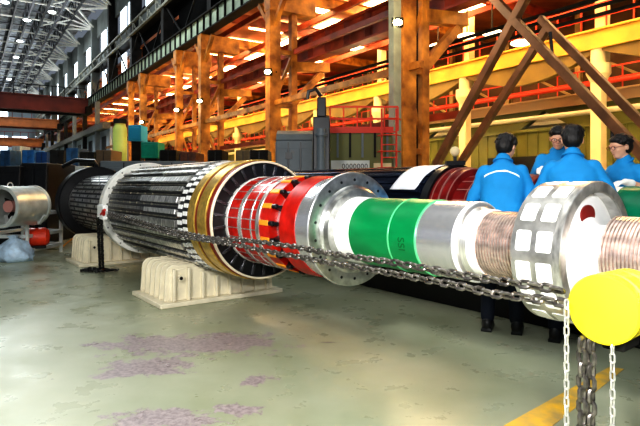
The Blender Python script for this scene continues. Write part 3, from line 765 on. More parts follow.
mb=MB(); mb.box((-.12,-.03,1.95),(.14,.02,.14)); obj('gauge_window',mb,black,gc)
gc['label']='blue grey cabinet with three framed doors, left of the black pillar behind the rotor'
pb=at(321,168,10.8); t=thing('machine_pillar','black machine pillar with grey vertical cylinder beside the cabinet','machine column',(pb.x,pb.y,0))
mb=MB(); mb.frame((-.16,0,0),(.34,0,0),(0,.3,0),(0,0,2.7)); mb.frame((-.08,.05,2.7),(.18,0,0),(0,.2,0),(0,0,.4)); obj('column',mb,black,t,bevel=.02)
mb=MB(); mb.tube((.0,-.1,1.2),(.0,-.1,2.45),.085,n=20); mb.tube((0,-.1,2.3),(0,-.1,2.36),.12,n=20); mb.tube((0,-.1,1.6),(0,-.1,1.66),.12,n=20); obj('cylinder',mb,greyc,t)
mb=MB(); mb.path([(0,0,3.1),(-.1,0,3.25),(-.25,0,3.2),(-.27,0,3.05)],.04); obj('hook_arm',mb,black,t)
ob=cabinet('equipment_enclosure','olive ribbed enclosure with red roof edge behind the rotor, under the red railing','enclosure',330,392,131,12.2,2.2,olive,0)
w=at(392,0,12.2).x-at(330,0,12.2).x
mb=MB(); mb.frame((-w/2-.03,-.04,2.50),(w+.06,0,0),(0,2.3,0),(0,0,.14)); obj('roof_edge',mb,rrail,ob)
for k in range(5):
    mb=MB(); mb.frame((-w/2+.15+k*w/5,-.04,1.95),(.045,0,0),(0,.04,0),(0,0,.55)); obj('rib',mb,darks if k%2 else greyc,ob)
mb=MB(); mb.frame((-w/2+.02,-.06,1.62),(w*.62,0,0),(0,.06,0),(0,0,.26)); pl=obj('vent_panel',mb,greyl,ob)
for k in range(7):
    mb=MB(); mb.path([(-w/2+.30+k*.085+.028*math.cos(a),-.065,1.75+.05*math.sin(a)) for a in [2*PI*i/14 for i in range(14)]],.008,6,closed=True); obj('vent_ring',mb,black,pl)
mb=MB(); mb.frame((w/2-.42,-.07,1.60),(.40,0,0),(0,.06,0),(0,0,.22)); obj('side_panel',mb,colcr,ob)
# red ladder beside the enclosure
lp=at(389,184,11.8); t=thing('ladder','red steel cage ladder right of the olive enclosure','ladder',(lp.x,lp.y,0))
for s in (-.16,.16):
    mb=MB(); mb.beam((s,0,0),(s,0,3.0),.04,.04); obj('rail',mb,rrail,t)
mb=MB()
for k in range(10): mb.beam((-.16,0,.25+k*.28),(.16,0,.25+k*.28),.025,.025)
obj('rungs',mb,rrail,t)
mb=MB()
for k in range(4): mb.path([(.25*math.cos(a),-.3*abs(math.sin(a)),1.7+k*.35) for a in [PI*i/10 for i in range(11)]],.015,6)
obj('safety_cage',mb,rrail,t)
# railing above the enclosure
def railing(name,label,a,b,h=1.0,sp=1.0,m=rrail,r=.03):
    a=Vector(a); b=Vector(b); t=thing(name,label,'railing',a); d=b-a; n=max(2,int(d.length/sp))
    mb=MB(); mb.beam((0,0,0),(0,0,h),r,r); p0=obj('post',mb,m,t,smooth=0)
    for k in range(1,n+1): twin(p0,t,d*k/n)
    for z in (h,h*.5):
        mb=MB(); mb.beam(Vector((0,0,z)),d+Vector((0,0,z)),r*1.3,r*1.3); obj('rail',mb,m,t,smooth=0)
    return t
railing('guard_rail','red guard rail along the roof of the olive enclosure',at(330,131,12.3),at(398,131,12.3),.55,.3)
# grey low cabinets behind the slotted body
cabinet('storage_cabinet','long low grey cabinet behind the slotted rotor body','cabinet',100,196,161,12.5,.8,greyc,4)
cabinet('white_locker','pale grey metal locker standing left of the black end ring','locker',49,60,167,13.0,.5,greyl,1)
cabinet('white_locker','second pale grey locker, partly hidden by the black end ring','locker',62,84,166,13.6,.5,greyl,1)
mt=at(84,168,12.6); t=thing('pipe_stand','dark bent pipe on a stand above the black end ring','pipe stand',(mt.x,mt.y,0))
mb=MB(); mb.path([(-.5,0,1.75),(-.2,0,1.9),(.25,0,1.88),(.3,0,1.75),(.3,0,1.5)],.05); mb.tube((.3,0,0),(.3,0,1.6),.04); obj('pipe',mb,black,t)
# tank and machines farther back
tp=at(120,184,30); t=thing('storage_tank','tall yellow green upright tank left of the orange frames','tank',(tp.x,tp.y,0))
mb=MB(); mb.lathe([(0,.01),(0,.38),(4.4,.38),(4.6,.30),(4.75,.28),(4.75,.01)],n=32)
for v in mb.v: v.x,v.y,v.z=v.y,v.z,v.x
obj('shell',mb,tankm,t)
mb=MB(); mb.tube((0,0,4.7),(0,0,4.95),.34); obj('top_flange',mb,darks,t)
mb=MB(); mb.tube((0,0,.0),(0,0,.2),.45); obj('foot_ring',mb,darks,t)
def boxm(name,label,cat,x0,x1,y0,y1,Y,d,m,extra=None):
    a=at(x0,y0,Y); b=at(x1,y1,Y); t=thing(name,label,cat,((a.x+b.x)/2,Y,0)); w=b.x-a.x; 
    mb=MB(); mb.frame((-w/2,0,b.z),(w,0,0),(0,d,0),(0,0,a.z-b.z)); obj('housing',mb,m,t,bevel=.02)
    mb=MB(); mb.frame((-w/2+w*.12,-.02,b.z+(a.z-b.z)*.15),(w*.76,0,0),(0,.02,0),(0,0,(a.z-b.z)*.7)); obj('front_panel',mb,m,t,bevel=.01)
    mb=MB(); mb.frame((-w*.35,d*.2,0),(w*.7,0,0),(0,d*.6,0),(0,0,b.z)); obj('pedestal',mb,darks,t)
    return t
boxm('machine_head','blue machine housing on a dark pedestal beside the yellow green tank','machine',128,141,125,141,26,1,mat('cyan_blue',(.02,.28,.5),.4))
boxm('machine_head','teal machine housing behind the middle of the slotted rotor body','machine',141,158,142,158,23,1,teal)
rnd=random.Random(3)
for k,(x0,x1,y0,Y,m,lb) in enumerate(((0,10,150,40,mat('dim_blue',(.02,.08,.18),.5,0,.5,2),'blue machine cabinet at the left edge beyond the blower'),(12,20,146,42,greyl,'grey cabinet between blue ones beyond the blower'),(22,34,150,38,bluem,'blue cabinet third from left beyond the blower'),
    (36,47,152,36,mat('navy_machine',(.01,.05,.16),.4),'navy blue machine in front of the far aisle'),(50,64,150,34,darks,'dark machine tool in the far aisle left of the tank'),(66,78,148,32,mat('dim_blue',(.02,.08,.18),.5),'blue machine tool at the foot of the pale side wall'),(80,94,152,28,darks,'dark machine at the foot of the side wall near the tank'),(96,111,150,27,mat('machine_brown',(.12,.08,.05),.5),'brown machine at the side wall just left of the tank'),
    (-20,20,166,12.0,black,'low black machine bed behind the blower'),(21,47,163,12.2,black,'black machine housing between the blower and the pale locker'))):
    cabinet('shop_machine',lb,'machine',x0,x1,y0,Y,1.5,m,2)
# parts in the work area seen through the orange frames
for k,(x0,x1,y0,Y,m,lb) in enumerate(((160,176,150,18,darks,'black machine below the second orange frame'),(180,196,152,17,mat('rust',(.15,.05,.02),.5,0,.5),'rust brown machine between the orange frame legs'),(208,222,150,17.5,darks,'black machine right of the middle orange frame'),(236,250,150,19,mat('drab',(.22,.17,.08),.5,0,.4,3),'drab machine seen between orange frames'),(250,268,150,17,darks,'dark machine left of the third orange frame'))):
    cabinet('shop_machine',lb,'machine',x0,x1,y0,Y,1.2,m,2)

# ------------------------------------------------------------------ olive partition and pale back wall of the next bay
mb=MB(); a=hx(28.5,380,0); b=hx(28.5,900,0); mb.beam(a+Vector((0,0,2.0)),b+Vector((0,0,2.0)),.2,4.0)
for k in range(40):
    p=a.lerp(b,k/40); mb.beam(p-HP*.12,p-HP*.12+Vector((0,0,4.0)),.06,.06)
mb.beam(a+Vector((0,0,4.05)),b+Vector((0,0,4.05)),.5,.15)
struct('wall_partition',mb,olive,smooth=0)
for k,px in enumerate((503,522,538,548)):
    p=hx(28.3,px,2.1); mb=MB(); mb.beam(p,p+HD*1.0,.05,1.3); o=struct('window_%d'%(20+k),mb,black,smooth=0)
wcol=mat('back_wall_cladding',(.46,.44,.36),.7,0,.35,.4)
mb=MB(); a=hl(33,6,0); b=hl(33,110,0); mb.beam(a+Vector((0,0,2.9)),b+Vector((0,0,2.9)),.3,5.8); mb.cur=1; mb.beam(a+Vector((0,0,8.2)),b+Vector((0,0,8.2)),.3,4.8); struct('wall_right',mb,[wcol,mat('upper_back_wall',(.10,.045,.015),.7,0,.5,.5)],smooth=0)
mb=MB()
for k in range(24):
    p=hl(32.7,10+3.8*k,5.9); mb.beam(p,p+Vector((0,0,4.6)),.3,.3,HD)
    mb.beam(p,p+HD*4.5+Vector((0,0,2.6)),.12,.12)
struct('trim_3',mb,mat('back_pilaster',(.45,.30,.12),.6,0,.4,1),smooth=0)
mb=MB()
for z in (3.2,4.0,4.8,5.6):
    mb.beam(hl(32.7,8,z),hl(32.7,100,z),.12,.18)
struct('trim_1',mb,mat('pale_sill',(.75,.72,.62),.6),smooth=0)
n=0
for k in range(16):
    Y=11+5*k; p=hl(32.75,Y,2.4); mb=MB(); mb.beam(p+Vector((0,0,1.2)),p+HD*3+Vector((0,0,1.2)),.12,1.6); o=struct('window_%d'%(30+k),mb,mat('dull_pane',(.55,.6,.6),.3,0,.3,1,emit=.5,ecol=(.8,.8,.7)),smooth=0)
    mb=MB()
    for i in range(4): mb.beam(p-HP*.1+HD*i+Vector((0,0,.4)),p-HP*.1+HD*i+Vector((0,0,2.0)),.08,.08)
    obj('window_frame',mb,olived,o,smooth=0); 
    o2=bpy.data.objects.get('x')
for o in list(C.objects):
    if o.name.startswith('window_frame') and o.parent: o.location=-o.parent.location
# yellow fish-bellied crane girder with railing, on cream columns
XG=26.3
def girder(label,X,z0,zt,yend,m1,m2,rail=True,sp=6.1,Y0=10.3,belly=.9,w=.5):
    g=thing('crane_girder',label,'crane girder',hl(X,Y0,z0)); O=hl(X,Y0,z0)
    L=(hl(X,yend,z0)-O).length
    mb=MB(); mb.beam(Vector((0,0,(zt-z0)/2)),HD*L+Vector((0,0,(zt-z0)/2)),w,zt-z0); mb.beam(Vector((0,0,zt-z0)),HD*L+Vector((0,0,zt-z0)),w*1.5,.08); mb.beam(Vector((0,0,0)),HD*L,w*1.3,.06)
    obj('web',mb,m1,g,smooth=0)
    mb=MB(); n=int(L/(sp/.839)); d=sp/.839
    for k in range(n+1):
        m=10; vs=[]
        for i in range(m+1):
            t_=i/m; x=(k+t_)*d; z=-.08-belly*math.sin(PI*t_)
            for s in (-1,1): vs += [HD*x+HP*s*w*.35+Vector((0,0,0)),HD*x+HP*s*w*.35+Vector((0,0,z))]
        fs=[]
        for i in range(m):
            a=i*4; fs += [(a,a+1,a+5,a+4),(a+2,a+6,a+7,a+3),(a+1,a+3,a+7,a+5)]
        mb.add(vs,fs)
    obj('belly_plate',mb,m2,g,smooth=20)
    if rail:
        r=railing('guard_rail','red guard rail',Vector((0,0,0)),HD*L,1.1,1.1,rrail,.05)
        for k in ('label','category'): del r[k]
        r.parent=g; r.location=(0,0,zt-z0+.05)
    return g
girder('long yellow fish bellied crane girder with red railing crossing the next bay',XG,7.0,7.75,75,ygird,olived)
girder('lower olive crane girder against the far wall of the next bay',30.5,5.3,5.8,85,mat('pink_cream_pipe',(.55,.36,.20),.5),olive,rail=True,belly=1.5)
ncol=0
cols=[(598,22.6),(464,28.7),(378,34.8),(317,40.9),(271,47),(236,53.1),(208,59.2),(800,16.5)]
lab={598:'cream painted building column with wide head, at the right of the workers',464:'cream column with round capital left of the first worker',378:'cream column seen above the olive enclosure',317:'cream column seen just right of the third orange frame',271:'cream column behind the third orange frame',236:'cream column between the second and third orange frames',208:'farthest cream column seen through the frames',800:'cream column past the right edge of the view'}
for x,Y in cols:
    p=hl(XG+.0,Y,0); t=thing('building_column',lab[x],'column',p)
    mb=MB(); mb.beam((0,0,0),(0,0,6.1),.46,.46,HD); obj('shaft',mb,colcr,t,smooth=0,bevel=.03)
    mb=MB(); mb.tube((0,0,5.6),(0,0,5.95),.30,.48,n=16); mb.tube((0,0,5.95),(0,0,6.35),.48,.48,n=16); mb.tube((0,0,6.35),(0,0,6.98),.30,.30,n=16); obj('capital',mb,colcr,t)
    mb=MB(); mb.beam(HP*.3+Vector((0,0,6.5)),HP*.3+Vector((0,0,10.6)),.42,.42,HD); obj('upper_shaft',mb,colcr,t,smooth=0)
# red pipes on the back wall
mb=MB(); 
for z in (6.1,): mb.path([hl(29.6,10,z),hl(29.6,100,z)],.10)
tag(obj('service_pipe',mb,rrail),'long red service pipe along the far side of the next bay','pipe')
mb=MB(); mb.path([hl(29.2,10,4.75),hl(29.2,100,4.75)],.13); tag(obj('service_pipe',mb,mat('cream_pipe',(.8,.7,.5),.5)),'thick cream pipe below the red pipe in the next bay','pipe')

# ------------------------------------------------------------------ roof of the next bay
rb=mat('next_bay_roof',(.30,.09,.03),.7,0,.5,.6)
mb=MB(); mb.frame(hl(11.8,6,10.7),HD*130,HP*19,(0,0,.2)); struct('ceiling_right',mb,rb,smooth=0)
g_='rafters of the next bay'
for k in range(20):
    Y=12+4*k; t=None; mb=MB(); a=hl(11.9,Y,10.25); b=a+HP*18; mb.ibeam(a,b,.25,.55); 
    tag(obj('roof_rafter',mb,oran if k%2 else orand,smooth=0),'steel rafter crossing under the skylights of the next bay','rafter',g_)
for j,Xq in enumerate((14.5,18,21.5,25)):
    mb=MB(); mb.beam(hl(Xq,8,9.85),hl(Xq,95,9.85),.15,.3); tag(obj('roof_purlin',mb,orand,smooth=0),'long dark red purlin below the roof of the next bay','purlin','purlins of the next bay')
n=0
for k in range(16):
    for j,Xq in enumerate((16.6,20.4,23.8)):
        n+=1; Y=14.4+4*k+(2*0 if j!=1 else 0); mb=MB(); a=hl(Xq,Y,10.6); mb.frame(a,HD*2.1,HP*2.4,(0,0,.06))
        for q in (-1,0,1): mb.frame(a+HD*(1.05+q*.5)+Vector((0,0,-.05)),HD*.07,HP*2.4,(0,0,.05)); struct('window_%d'%(100+n),mb,skyl,smooth=0)
# dark red runway girder carried behind the orange frames
g=thing('runway_girder','dark red runway girder behind the orange frames','crane girder',hl(13.4,8,6.2))
mb=MB(); L=85; mb.beam(Vector((0,0,.45)),HD*L+Vector((0,0,.45)),.1,.9); mb.beam(Vector((0,0,.9)),HD*L+Vector((0,0,.9)),.5,.07); mb.beam(Vector((0,0,0)),HD*L,.45,.07)
for k in range(70): mb.beam(HD*k*1.2-HP*.12+Vector((0,0,0)),HD*k*1.2-HP*.12+Vector((0,0,.9)),.05,.2)
obj('web',mb,orand,g,smooth=0); mb=MB(); mb.beam(Vector((0,0,.98)),HD*L+Vector((0,0,.98)),.08,.1); obj('rail',mb,darks,g,smooth=0)

# ------------------------------------------------------------------ orange portal frames
XF=11.28
frames=[(405,'nearest orange portal frame with grey pipe on its leg, left of the brace beams',1.0),(273,'orange portal frame right of the red winding, carrying a work light',1.0),(204,'orange portal frame above the brass bands with a wide bracket head',1.0),(179,'slim orange portal frame between two wider ones',.8),(143,'orange portal frame above the teal machine',.9),(131,'farthest orange portal frame beside the tank',.8)]
for x,lb,sc_ in frames:
    Y=F*XF/(x+30); O=hl(XF,Y,0); t=thing('portal_frame',lb,'portal frame',O)
    w=.46*sc_; ht=8.5; dp=.62 if x==405 else .85
    def bm_(nm,a,b,ww,hh,m=oran): mb=MB(); mb.beam(a,b,ww,hh,HD); return obj(nm,mb,m,t,smooth=0,bevel=.01)
    bm_('front_leg',(0,0,0),(0,0,ht),w,w*.8); bm_('rear_leg',HP*dp,HP*dp+Vector((0,0,ht)),w*.55,w*.55,oran)
    for z in (2.2,4.3,6.3): bm_('crossbar',HP*0+Vector((0,0,z)),HP*dp+Vector((0,0,z)),.16,.2)
    for i,(z0,z1) in enumerate(((2.2,4.3),(4.3,6.3),(.4,2.2))): 
        a,b=(0,dp) if i%2 else (dp,0); bm_('diagonal_brace',HP*a+Vector((0,0,z0)),HP*b+Vector((0,0,z1)),.12,.12)
    # bracket heads carrying the girders
    mb=MB(); mb.beam(-HP*.25+Vector((0,0,ht-.35)),HP*(dp+.9)+Vector((0,0,ht-.35)),.5,.75); obj('bracket_head',mb,oran,t,smooth=0,bevel=.02)
    for z in (5.2,): 
        mb=MB(); mb.beam(HP*dp+Vector((0,0,z+.6)),HP*(dp+1.6)+Vector((0,0,z+.75)),.3,.35); mb.beam(HP*dp+Vector((0,0,z-.8)),HP*(dp+1.3)+Vector((0,0,z+.5)),.22,.24); obj('rear_bracket',mb,oran,t,smooth=0)
    mb=MB(); mb.beam(-HD*.1+Vector((0,0,7.2)),-HD*1.1+Vector((0,0,8.3)),.16,.16); mb.beam(HD*.1+Vector((0,0,7.2)),HD*1.1+Vector((0,0,8.3)),.16,.16); obj('knee_brace',mb,oran,t,smooth=0)
    if x==405:
        mb=MB(); mb.beam(-HD*.02-HP*.35+Vector((0,0,0)),-HP*.35+Vector((0,0,8.5)),.26,.2,HD); obj('cable_duct',mb,mat('duct_grey_green',(.30,.34,.28),.5,0,.3,2),t,smooth=0)
        mb=MB(); mb.beam(HP*.36+Vector((0,0,0)),HP*.36+Vector((0,0,8)),.08,.1,HD); obj('inner_post',mb,darks,t,smooth=0)
# long horizontal ties between frames
for z,Xq,m,lb in ((4.35,11.3,oran,'orange tie beam linking the portal frames at mid height'),(3.1,12.25,orand,'dark red tie beam low between the portal frames'),(6.35,12.3,orand,'dark red tie beam high between the rear legs')):
    mb=MB(); mb.beam(hl(Xq,13.5,z),hl(Xq,46,z),.12,.18); tag(obj('tie_beam',mb,m,smooth=0),lb,'beam')
for z,lb in ((4.95,'lowest dark conduit running behind the portal frames'),(5.15,'middle dark conduit running behind the portal frames'),(5.32,'upper dark conduit running behind the portal frames')):
    mb=MB(); mb.path([hl(14.3,9,z+.25),hl(14.3,60,z+.25)],.05,8); tag(obj('conduit',mb,darks),lb,'conduit')
# diagonal brown brace beams at the right
def brace(label,X,p,q,w=.165):
    a=hq(X,*p); b=hq(X,*q); mb=MB(); mb.beam(a,b,w,w,HP); obj_=obj('brace_beam',mb,brownb,smooth=0,bevel=.01); tag(obj_,label,'brace beam'); return obj_
brace('brown brace beam rising from behind the paper to the top edge, right leaning',XF,(436,165),(532,-14))
brace('brown brace beam falling from top centre to the right edge, lower of the pair',XF,(482,-14),(655,168))
brace('thin red brown brace beam leaning right above the first worker',12.1,(456,170),(550,24),.15)
brace('brown brace beam falling to the right edge, upper of the pair',12.1,(540,18),(668,150),.15)
mb=MB(); a=hq(11.6,612,119); b=hq(11.6,550,32); mb.path([b,b+Vector((.05,0,-.5)),a.lerp(b,.6)+Vector((0,0,-.3)),a,a-Vector((0,0,.4))],.035); tag(obj('loose_cable',mb,black),'black cable hanging along the brown brace beams','cable')

# ------------------------------------------------------------------ pale green runway girder and clerestory wall of the main hall
g=thing('runway_girder','pale green runway girder with stiffeners on top of the orange frames','crane girder',hl(XF,10,8.55))
mb=MB(); L=85; mb.beam(Vector((0,0,.40)),HD*L+Vector((0,0,.40)),.25,.8); obj('web',mb,ggreen,g,smooth=0)
mb=MB(); mb.beam(Vector((0,0,.82)),HD*L+Vector((0,0,.82)),.5,.06); mb.beam(Vector((0,0,.0)),HD*L,.5,.06)
for k in range(100): mb.beam(HD*k*.85-HP*.16,HD*k*.85-HP*.16+Vector((0,0,.8)),.05,.1)
obj('stiffeners',mb,darks,g,smooth=0)
XW=11.75
mb=MB(); a=hl(XW,8,0); b=hl(XW,105,0); L=(b-a).length
mb.beam(a+Vector((0,0,12.2)),b+Vector((0,0,12.2)),.2,1.2); mb.beam(a+Vector((0,0,15.6)),b+Vector((0,0,15.6)),.2,1.8); mb.beam(a+Vector((0,0,9.4)),hl(XW,105,9.4),.2,.3)
struct('wall_upper',mb,wallg,smooth=0)
# near stretch gets a near-black sheet
mb=MB(); mb.beam(hl(XW+.1,8,11.2),hl(XW+.1,37,11.2),.1,4.4); struct('wall_near',mb,walld,smooth=0)
n=200
for k in range(15):
    Y=13.2+6.1*k; p=hl(XW,Y,0)
    mb=MB(); mb.beam(p-HP*.2+Vector((0,0,9.5)),p-HP*.2+Vector((0,0,16.4)),.7,.5,HD); struct('trim_%d'%(10+k),mb,wallg if k>5 else darks,smooth=0)
    for off in (.9,3.0):
        pp_=p+HD*(off*1.19); n+=1
        mb=MB(); mb.beam(pp_+Vector((0,0,13.75)),pp_+HD*1.75+Vector((0,0,13.75)),.08,1.9); struct('window_%d'%n,mb,pane,smooth=0)
        if Y>35:
            n+=1; mb=MB(); mb.beam(pp_+Vector((0,0,10.5)),pp_+HD*1.3+Vector((0,0,10.5)),.08,1.5); struct('window_%d'%n,mb,pane,smooth=0)
mb=MB(); mb.beam(hl(XW+.15,37,11),hl(XW+.15,105,11),.05,1.8)
# lattice walkway along the wall
g=thing('walkway_truss','lattice walkway girder running along the upper wall of the main hall','truss',hl(XF-.2,8,11.6))
mb=MB(); L=100
for z in (0,.75): mb.beam(Vector((0,0,z)),HD*L+Vector((0,0,z)),.16,.14)
for k in range(110):
    mb.beam(HD*k*.9,HD*(k+1)*.9+Vector((0,0,.75)) if k%2 else HD*(k)*.9+Vector((0,0,.75)),.07,.07)
obj('lattice',mb,mat('walkway_grey',(.22,.22,.18),.6,0,.4,2),g,smooth=0)
mb=MB(); mb.beam(HP*.4+Vector((0,0,0)),HP*.4+HD*L,.8,.05); obj('deck',mb,darks,g,smooth=0)
# lattice work hanging between walkway and girder
for k in range(9):
    Y=14+5*k; mb=MB(); a=hl(XF,Y,9.6); mb.beam(a,a+HD*2.5+Vector((0,0,2)),.08,.08); mb.beam(a+HD*5,a+HD*2.5+Vector((0,0,2)),.08,.08); tag(obj('stay_bracing',mb,darks,smooth=0),'dark triangular stay under the lattice walkway','bracing','stays under the walkway')
# lower side wall of the hall beyond the frames
mb=MB(); a=hx(11.4,111,0); b=hl(11.4,100,0); mb.beam(a+Vector((0,0,3)),b+Vector((0,0,3)),.2,6.0); struct('wall_side',mb,mat('pale_blue_wall',(.55,.62,.70),.7,0,.3,.6),smooth=0)
mb=MB(); mb.beam(a-HP*.2+Vector((0,0,3.3)),b-HP*.2+Vector((0,0,3.3)),.2,.5); mb.beam(a-HP*.35+Vector((0,0,6.1)),b-HP*.35+Vector((0,0,6.1)),.6,.5); struct('trim_2',mb,mat('side_ledge',(.16,.15,.13),.7,0,.3),smooth=0)
for k in range(10):
    p=a.lerp(b,.02+k*.09)-HP*.12; mb=MB(); mb.beam(p+Vector((0,0,4.7)),p+HD*1.6+Vector((0,0,4.7)),.05,1.3); struct('window_%d'%(300+k),mb,black,smooth=0)
    mb=MB(); mb.beam(p-HP*.3+HD*2,p-HP*.3+HD*2+Vector((0,0,8.4)),.35,.35,HD); tag(obj('wall_stanchion',mb,darks if k%2 else greyc,smooth=0),'steel stanchion against the pale side wall of the main hall','column','stanchions along the side wall')

# ------------------------------------------------------------------ main hall roof
mb=MB(); mb.frame(hl(12.2,4,18.6),HD*115,-HP*42,(0,0,.2)); struct('ceiling',mb,roofg,smooth=0)
for k in range(17):
    Xq=9.35-1.35*k
    mb=MB(); z=16.5; a=hl(Xq,8,z); n_=46; st=2.4
    mb.beam(a,a+HD*n_*st,.16,.16); mb.beam(a+Vector((0,0,1.6)),a+HD*n_*st+Vector((0,0,1.6)),.12,.12)
    for i in range(n_): mb.beam(a+HD*i*st,a+HD*(i+.5)*st+Vector((0,0,1.6)),.07,.07); mb.beam(a+HD*(i+.5)*st+Vector((0,0,1.6)),a+HD*(i+1)*st,.07,.07)
    tag(obj('roof_truss',mb,trusst if k%2==0 else mat('truss_mid',(.10,.10,.11),.5),smooth=0),'long grey lattice roof truss of the main hall','truss','lattice roof trusses')
for k in range(40):
    a=hl(9.35,12+2.2*k,16.6); mb=MB(); mb.beam(a,a-HP*22,.12,.12); 
    tag(obj('roof_crossbar',mb,mat('truss_mid',(.10,.10,.11),.5) if k%2 else trussw,smooth=0),'cross bar tying the roof trusses of the main hall','bar','roof cross bars')
for k in range(15):
    Y=13.2+6.1*k; w_=hl(XW-.2,Y,15.6); mb=MB()
    for i in (-2,-1,0,1,2): mb.beam(w_,hl(9.35,Y+i*1.5,16.5),.13,.13)
    for i in (-1,1): mb.beam(hl(9.35,Y+i*1.5,16.5),hl(7.0,Y+i*3,17.6),.10,.10); mb.beam(hl(9.35,Y,16.5),hl(7.0,Y+i*2,16.6),.09,.09)
    mb.beam(w_+Vector((0,0,1.6)),hl(9.35,Y,18),.12,.12)
    tag(obj('fan_strut',mb,trussw,smooth=0),'pale fan of struts from the clerestory wall to the roof truss','strut','strut fans at the clerestory')
for k,(x,y) in enumerate(((27,20),(20,41),(16,57),(9,79),(52,12),(5,2))):
    Y=15*F/(HY-y) if True else 0; p=at(x,y,Y); t=thing('ceiling_lamp','small round white lamp under the main hall roof','lamp',p,0,'high bay lamps')
    mb=MB(); mb.tube((0,0,0),(0,0,.25),.35,.1,n=14); obj('shade',mb,greyl,t); mb=MB(); mb.ell((0,0,-.02),(.3,.3,.1)); obj('bulb',mb,glowc,t)
# hall end
mb=MB(); a=hl(12,98,0); mb.beam(a+Vector((0,0,9.3)),a-HP*45+Vector((0,0,9.3)),.3,18.6); struct('wall_end',mb,mat('end_wall',(.25,.28,.30),.8,0,.3,.3),smooth=0)
for k in range(9):
    p=a-HP*(1.5+3*k)-HD*.3; mb=MB(); mb.beam(p+Vector((0,0,8.2)),p-HP*2.3+Vector((0,0,8.2)),.1,3.2); struct('window_%d'%(400+k),mb,pane,smooth=0)
    if k%2: 
        mb=MB(); mb.beam(p+Vector((0,0,13.5)),p-HP*2.3+Vector((0,0,13.5)),.1,2.2); struct('window_%d'%(420+k),mb,pane,smooth=0)

# overhead cranes
def crane(label,Y,z,h,m,m2,gap=2.2):
    O=hl(XF-.4,Y,z); t=thing('overhead_crane',label,'crane',O)
    for k in range(2):
        mb=MB(); p=HD*gap*k; mb.beam(p+Vector((0,0,0)),p-HP*24,.5,h); mb.beam(p+Vector((0,0,h/2)),p-HP*24+Vector((0,0,h/2)),.8,.12); obj('bridge_girder',mb,m if k==0 else m2,t,smooth=0)
    mb=MB(); mb.beam(-HD*1+Vector((0,0,-h*.3)),HD*(gap+1)+Vector((0,0,-h*.3)),.5,.6); obj('end_truck',mb,darks,t,smooth=0)
    mb=MB()
    for i in range(24): mb.beam(-HP*i-HD*.4+Vector((0,0,h/2)),-HP*i-HD*.4+Vector((0,0,h/2+.9)),.05,.05)
    mb.beam(-HD*.4+Vector((0,0,h/2+.9)),-HP*23-HD*.4+Vector((0,0,h/2+.9)),.06,.06); obj('hand_rail',mb,m2,t,smooth=0)
crane('nearest dark red overhead crane bridge at upper left',50,8.5,1.3,mat('crane_maroon',(.20,.03,.02),.5,0,.4,.8),darks)
crane('middle orange brown overhead crane bridge at the left',66,8.6,1.0,mat('crane_orange',(.5,.17,.05),.5,0,.4,.8),mat('crane_maroon',(.2,.03,.02),.5))
crane('farthest overhead crane bridge at the left, thin and orange',80,7.4,1.1,mat('crane_orange',(.5,.17,.05),.5,0,.4,.8),mat('crane_maroon',(.2,.03,.02),.5))

# ------------------------------------------------------------------ work lights
def lamp(px,py,Xq,label):
    p=hq(Xq,px,py); t=thing('work_light',label,'work light',p)
    mb=MB(); mb.box((0,0,0),(.3,.22,.24)); obj('housing',mb,darks,t,bevel=.02)
    mb=MB(); mb.ell((0,-.12,-.02),(.12,.05,.085)); obj('lens',mb,glow,t)
    mb=MB(); mb.beam((0,.1,0),(.3,.25,.05),.05,.05); obj('arm',mb,darks,t)
for a in ((397,23,10.9,'bright work light on the nearest portal frame leg'),(268,72,10.9,'work light on the frame right of the brass bands'),(200,101,11.0,'work light on the frame above the brass bands'),(177,110,11.0,'small work light left of the wide frame'),(142,122,11.0,'faint work light above the teal machine'),(416,22,12.4,'work light behind the nearest frame leg')): lamp(*a)
for k,(x,y) in enumerate(((492,33),(521,43),(467,36),(438,46))):
    p=hq(20,x,y); t=thing('bay_lamp',['shallow white lamp hanging under the next bay roof near the crossing braces','second shallow white lamp hanging right of the crossing braces','third shallow white lamp left of the crossing braces','shallow white lamp nearest the orange frame leg'][k],'lamp',p)
    mb=MB(); mb.ell((0,0,0),(.38,.38,.10)); obj('shade',mb,mat('warm_lamp',(1,.9,.7),.4,0,emit=2.5,ecol=(1,.85,.6)),t); mb=MB(); mb.tube((0,0,.1),(0,0,1.2),.03,n=6); obj('hanger',mb,darks,t)
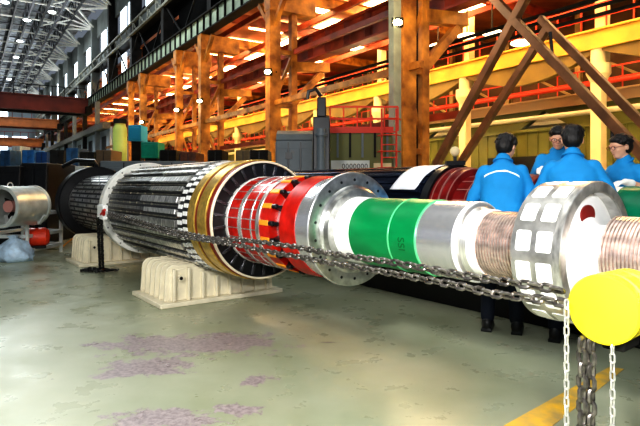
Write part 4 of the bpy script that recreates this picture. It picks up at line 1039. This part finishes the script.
def plight(loc,e,col,r=.5):
    l=bpy.data.lights.new('sodium_lamp','POINT'); l.energy=e; l.color=col; l.shadow_soft_size=r; o=bpy.data.objects.new('sodium_lamp',l); C.objects.link(o); o.location=loc
def area(loc,tgt,size,e,col,nm='area'):
    l=bpy.data.lights.new(nm,'AREA'); l.energy=e; l.color=col; l.shape='RECTANGLE'; l.size,l.size_y=size; o=bpy.data.objects.new(nm,l); C.objects.link(o); o.location=loc
    o.rotation_euler=(Vector(tgt)-Vector(loc)).to_track_quat('-Z','Y').to_euler()
warm=(1,.62,.28)
for Y,e in ((13,700),(22,1000),(33,1300),(46,1500)):
    plight(hl(19,Y,8.6),e*.42,warm,.4)
for Y in (12,19,27,36): plight(hl(9.6,Y,5.5),170,(1,.72,.42),.3)
plight(hl(22,18,4.5),230,(1,.85,.55),.4)
plight(hl(22,30,4.5),300,(1,.85,.55),.4)
for Y in (25,50,75): area(hl(3,Y,15.8),hl(3,Y,0),(6,6),1500,(.9,.97,1))
for Y in (28,45,65,85): area(hl(4,Y,11.5),hl(5.5,Y,18),(5,5),420 if Y>30 else 150,(.92,.97,1),'added_roof_fill')  # upward fill added to brighten the roof, no fixture there
area((-2.6,-1.0,4.4),(0.6,4.5,.8),(1.0,.8),300,(1,.98,.94),'key')
area((.2,-.3,1.9),(1.2,5,1.0),(.4,.3),120,(1,1,1),'flash')
area((1,4,9.5),(1,4,0),(9,7),250,(.98,1,.96),'bay_light')

# ------------------------------------------------------------------ world, camera
w=bpy.data.worlds.new('shop_air'); bpy.context.scene.world=w; w.use_nodes=True
bg=w.node_tree.nodes['Background']; bg.inputs[0].default_value=(.75,.85,1,1); bg.inputs[1].default_value=.17
cam=bpy.data.cameras.new('camera'); co=bpy.data.objects.new('camera',cam); C.objects.link(co); bpy.context.scene.camera=co
co.location=(0,0,HC); co.rotation_euler=(PI/2,0,0); cam.sensor_width=36; cam.lens=F/640*36; cam.shift_y=-(213-HY)/640; cam.clip_end=400
vs_=bpy.context.scene.view_settings; vs_.view_transform='Standard'; vs_.look='High Contrast'; vs_.exposure=.15
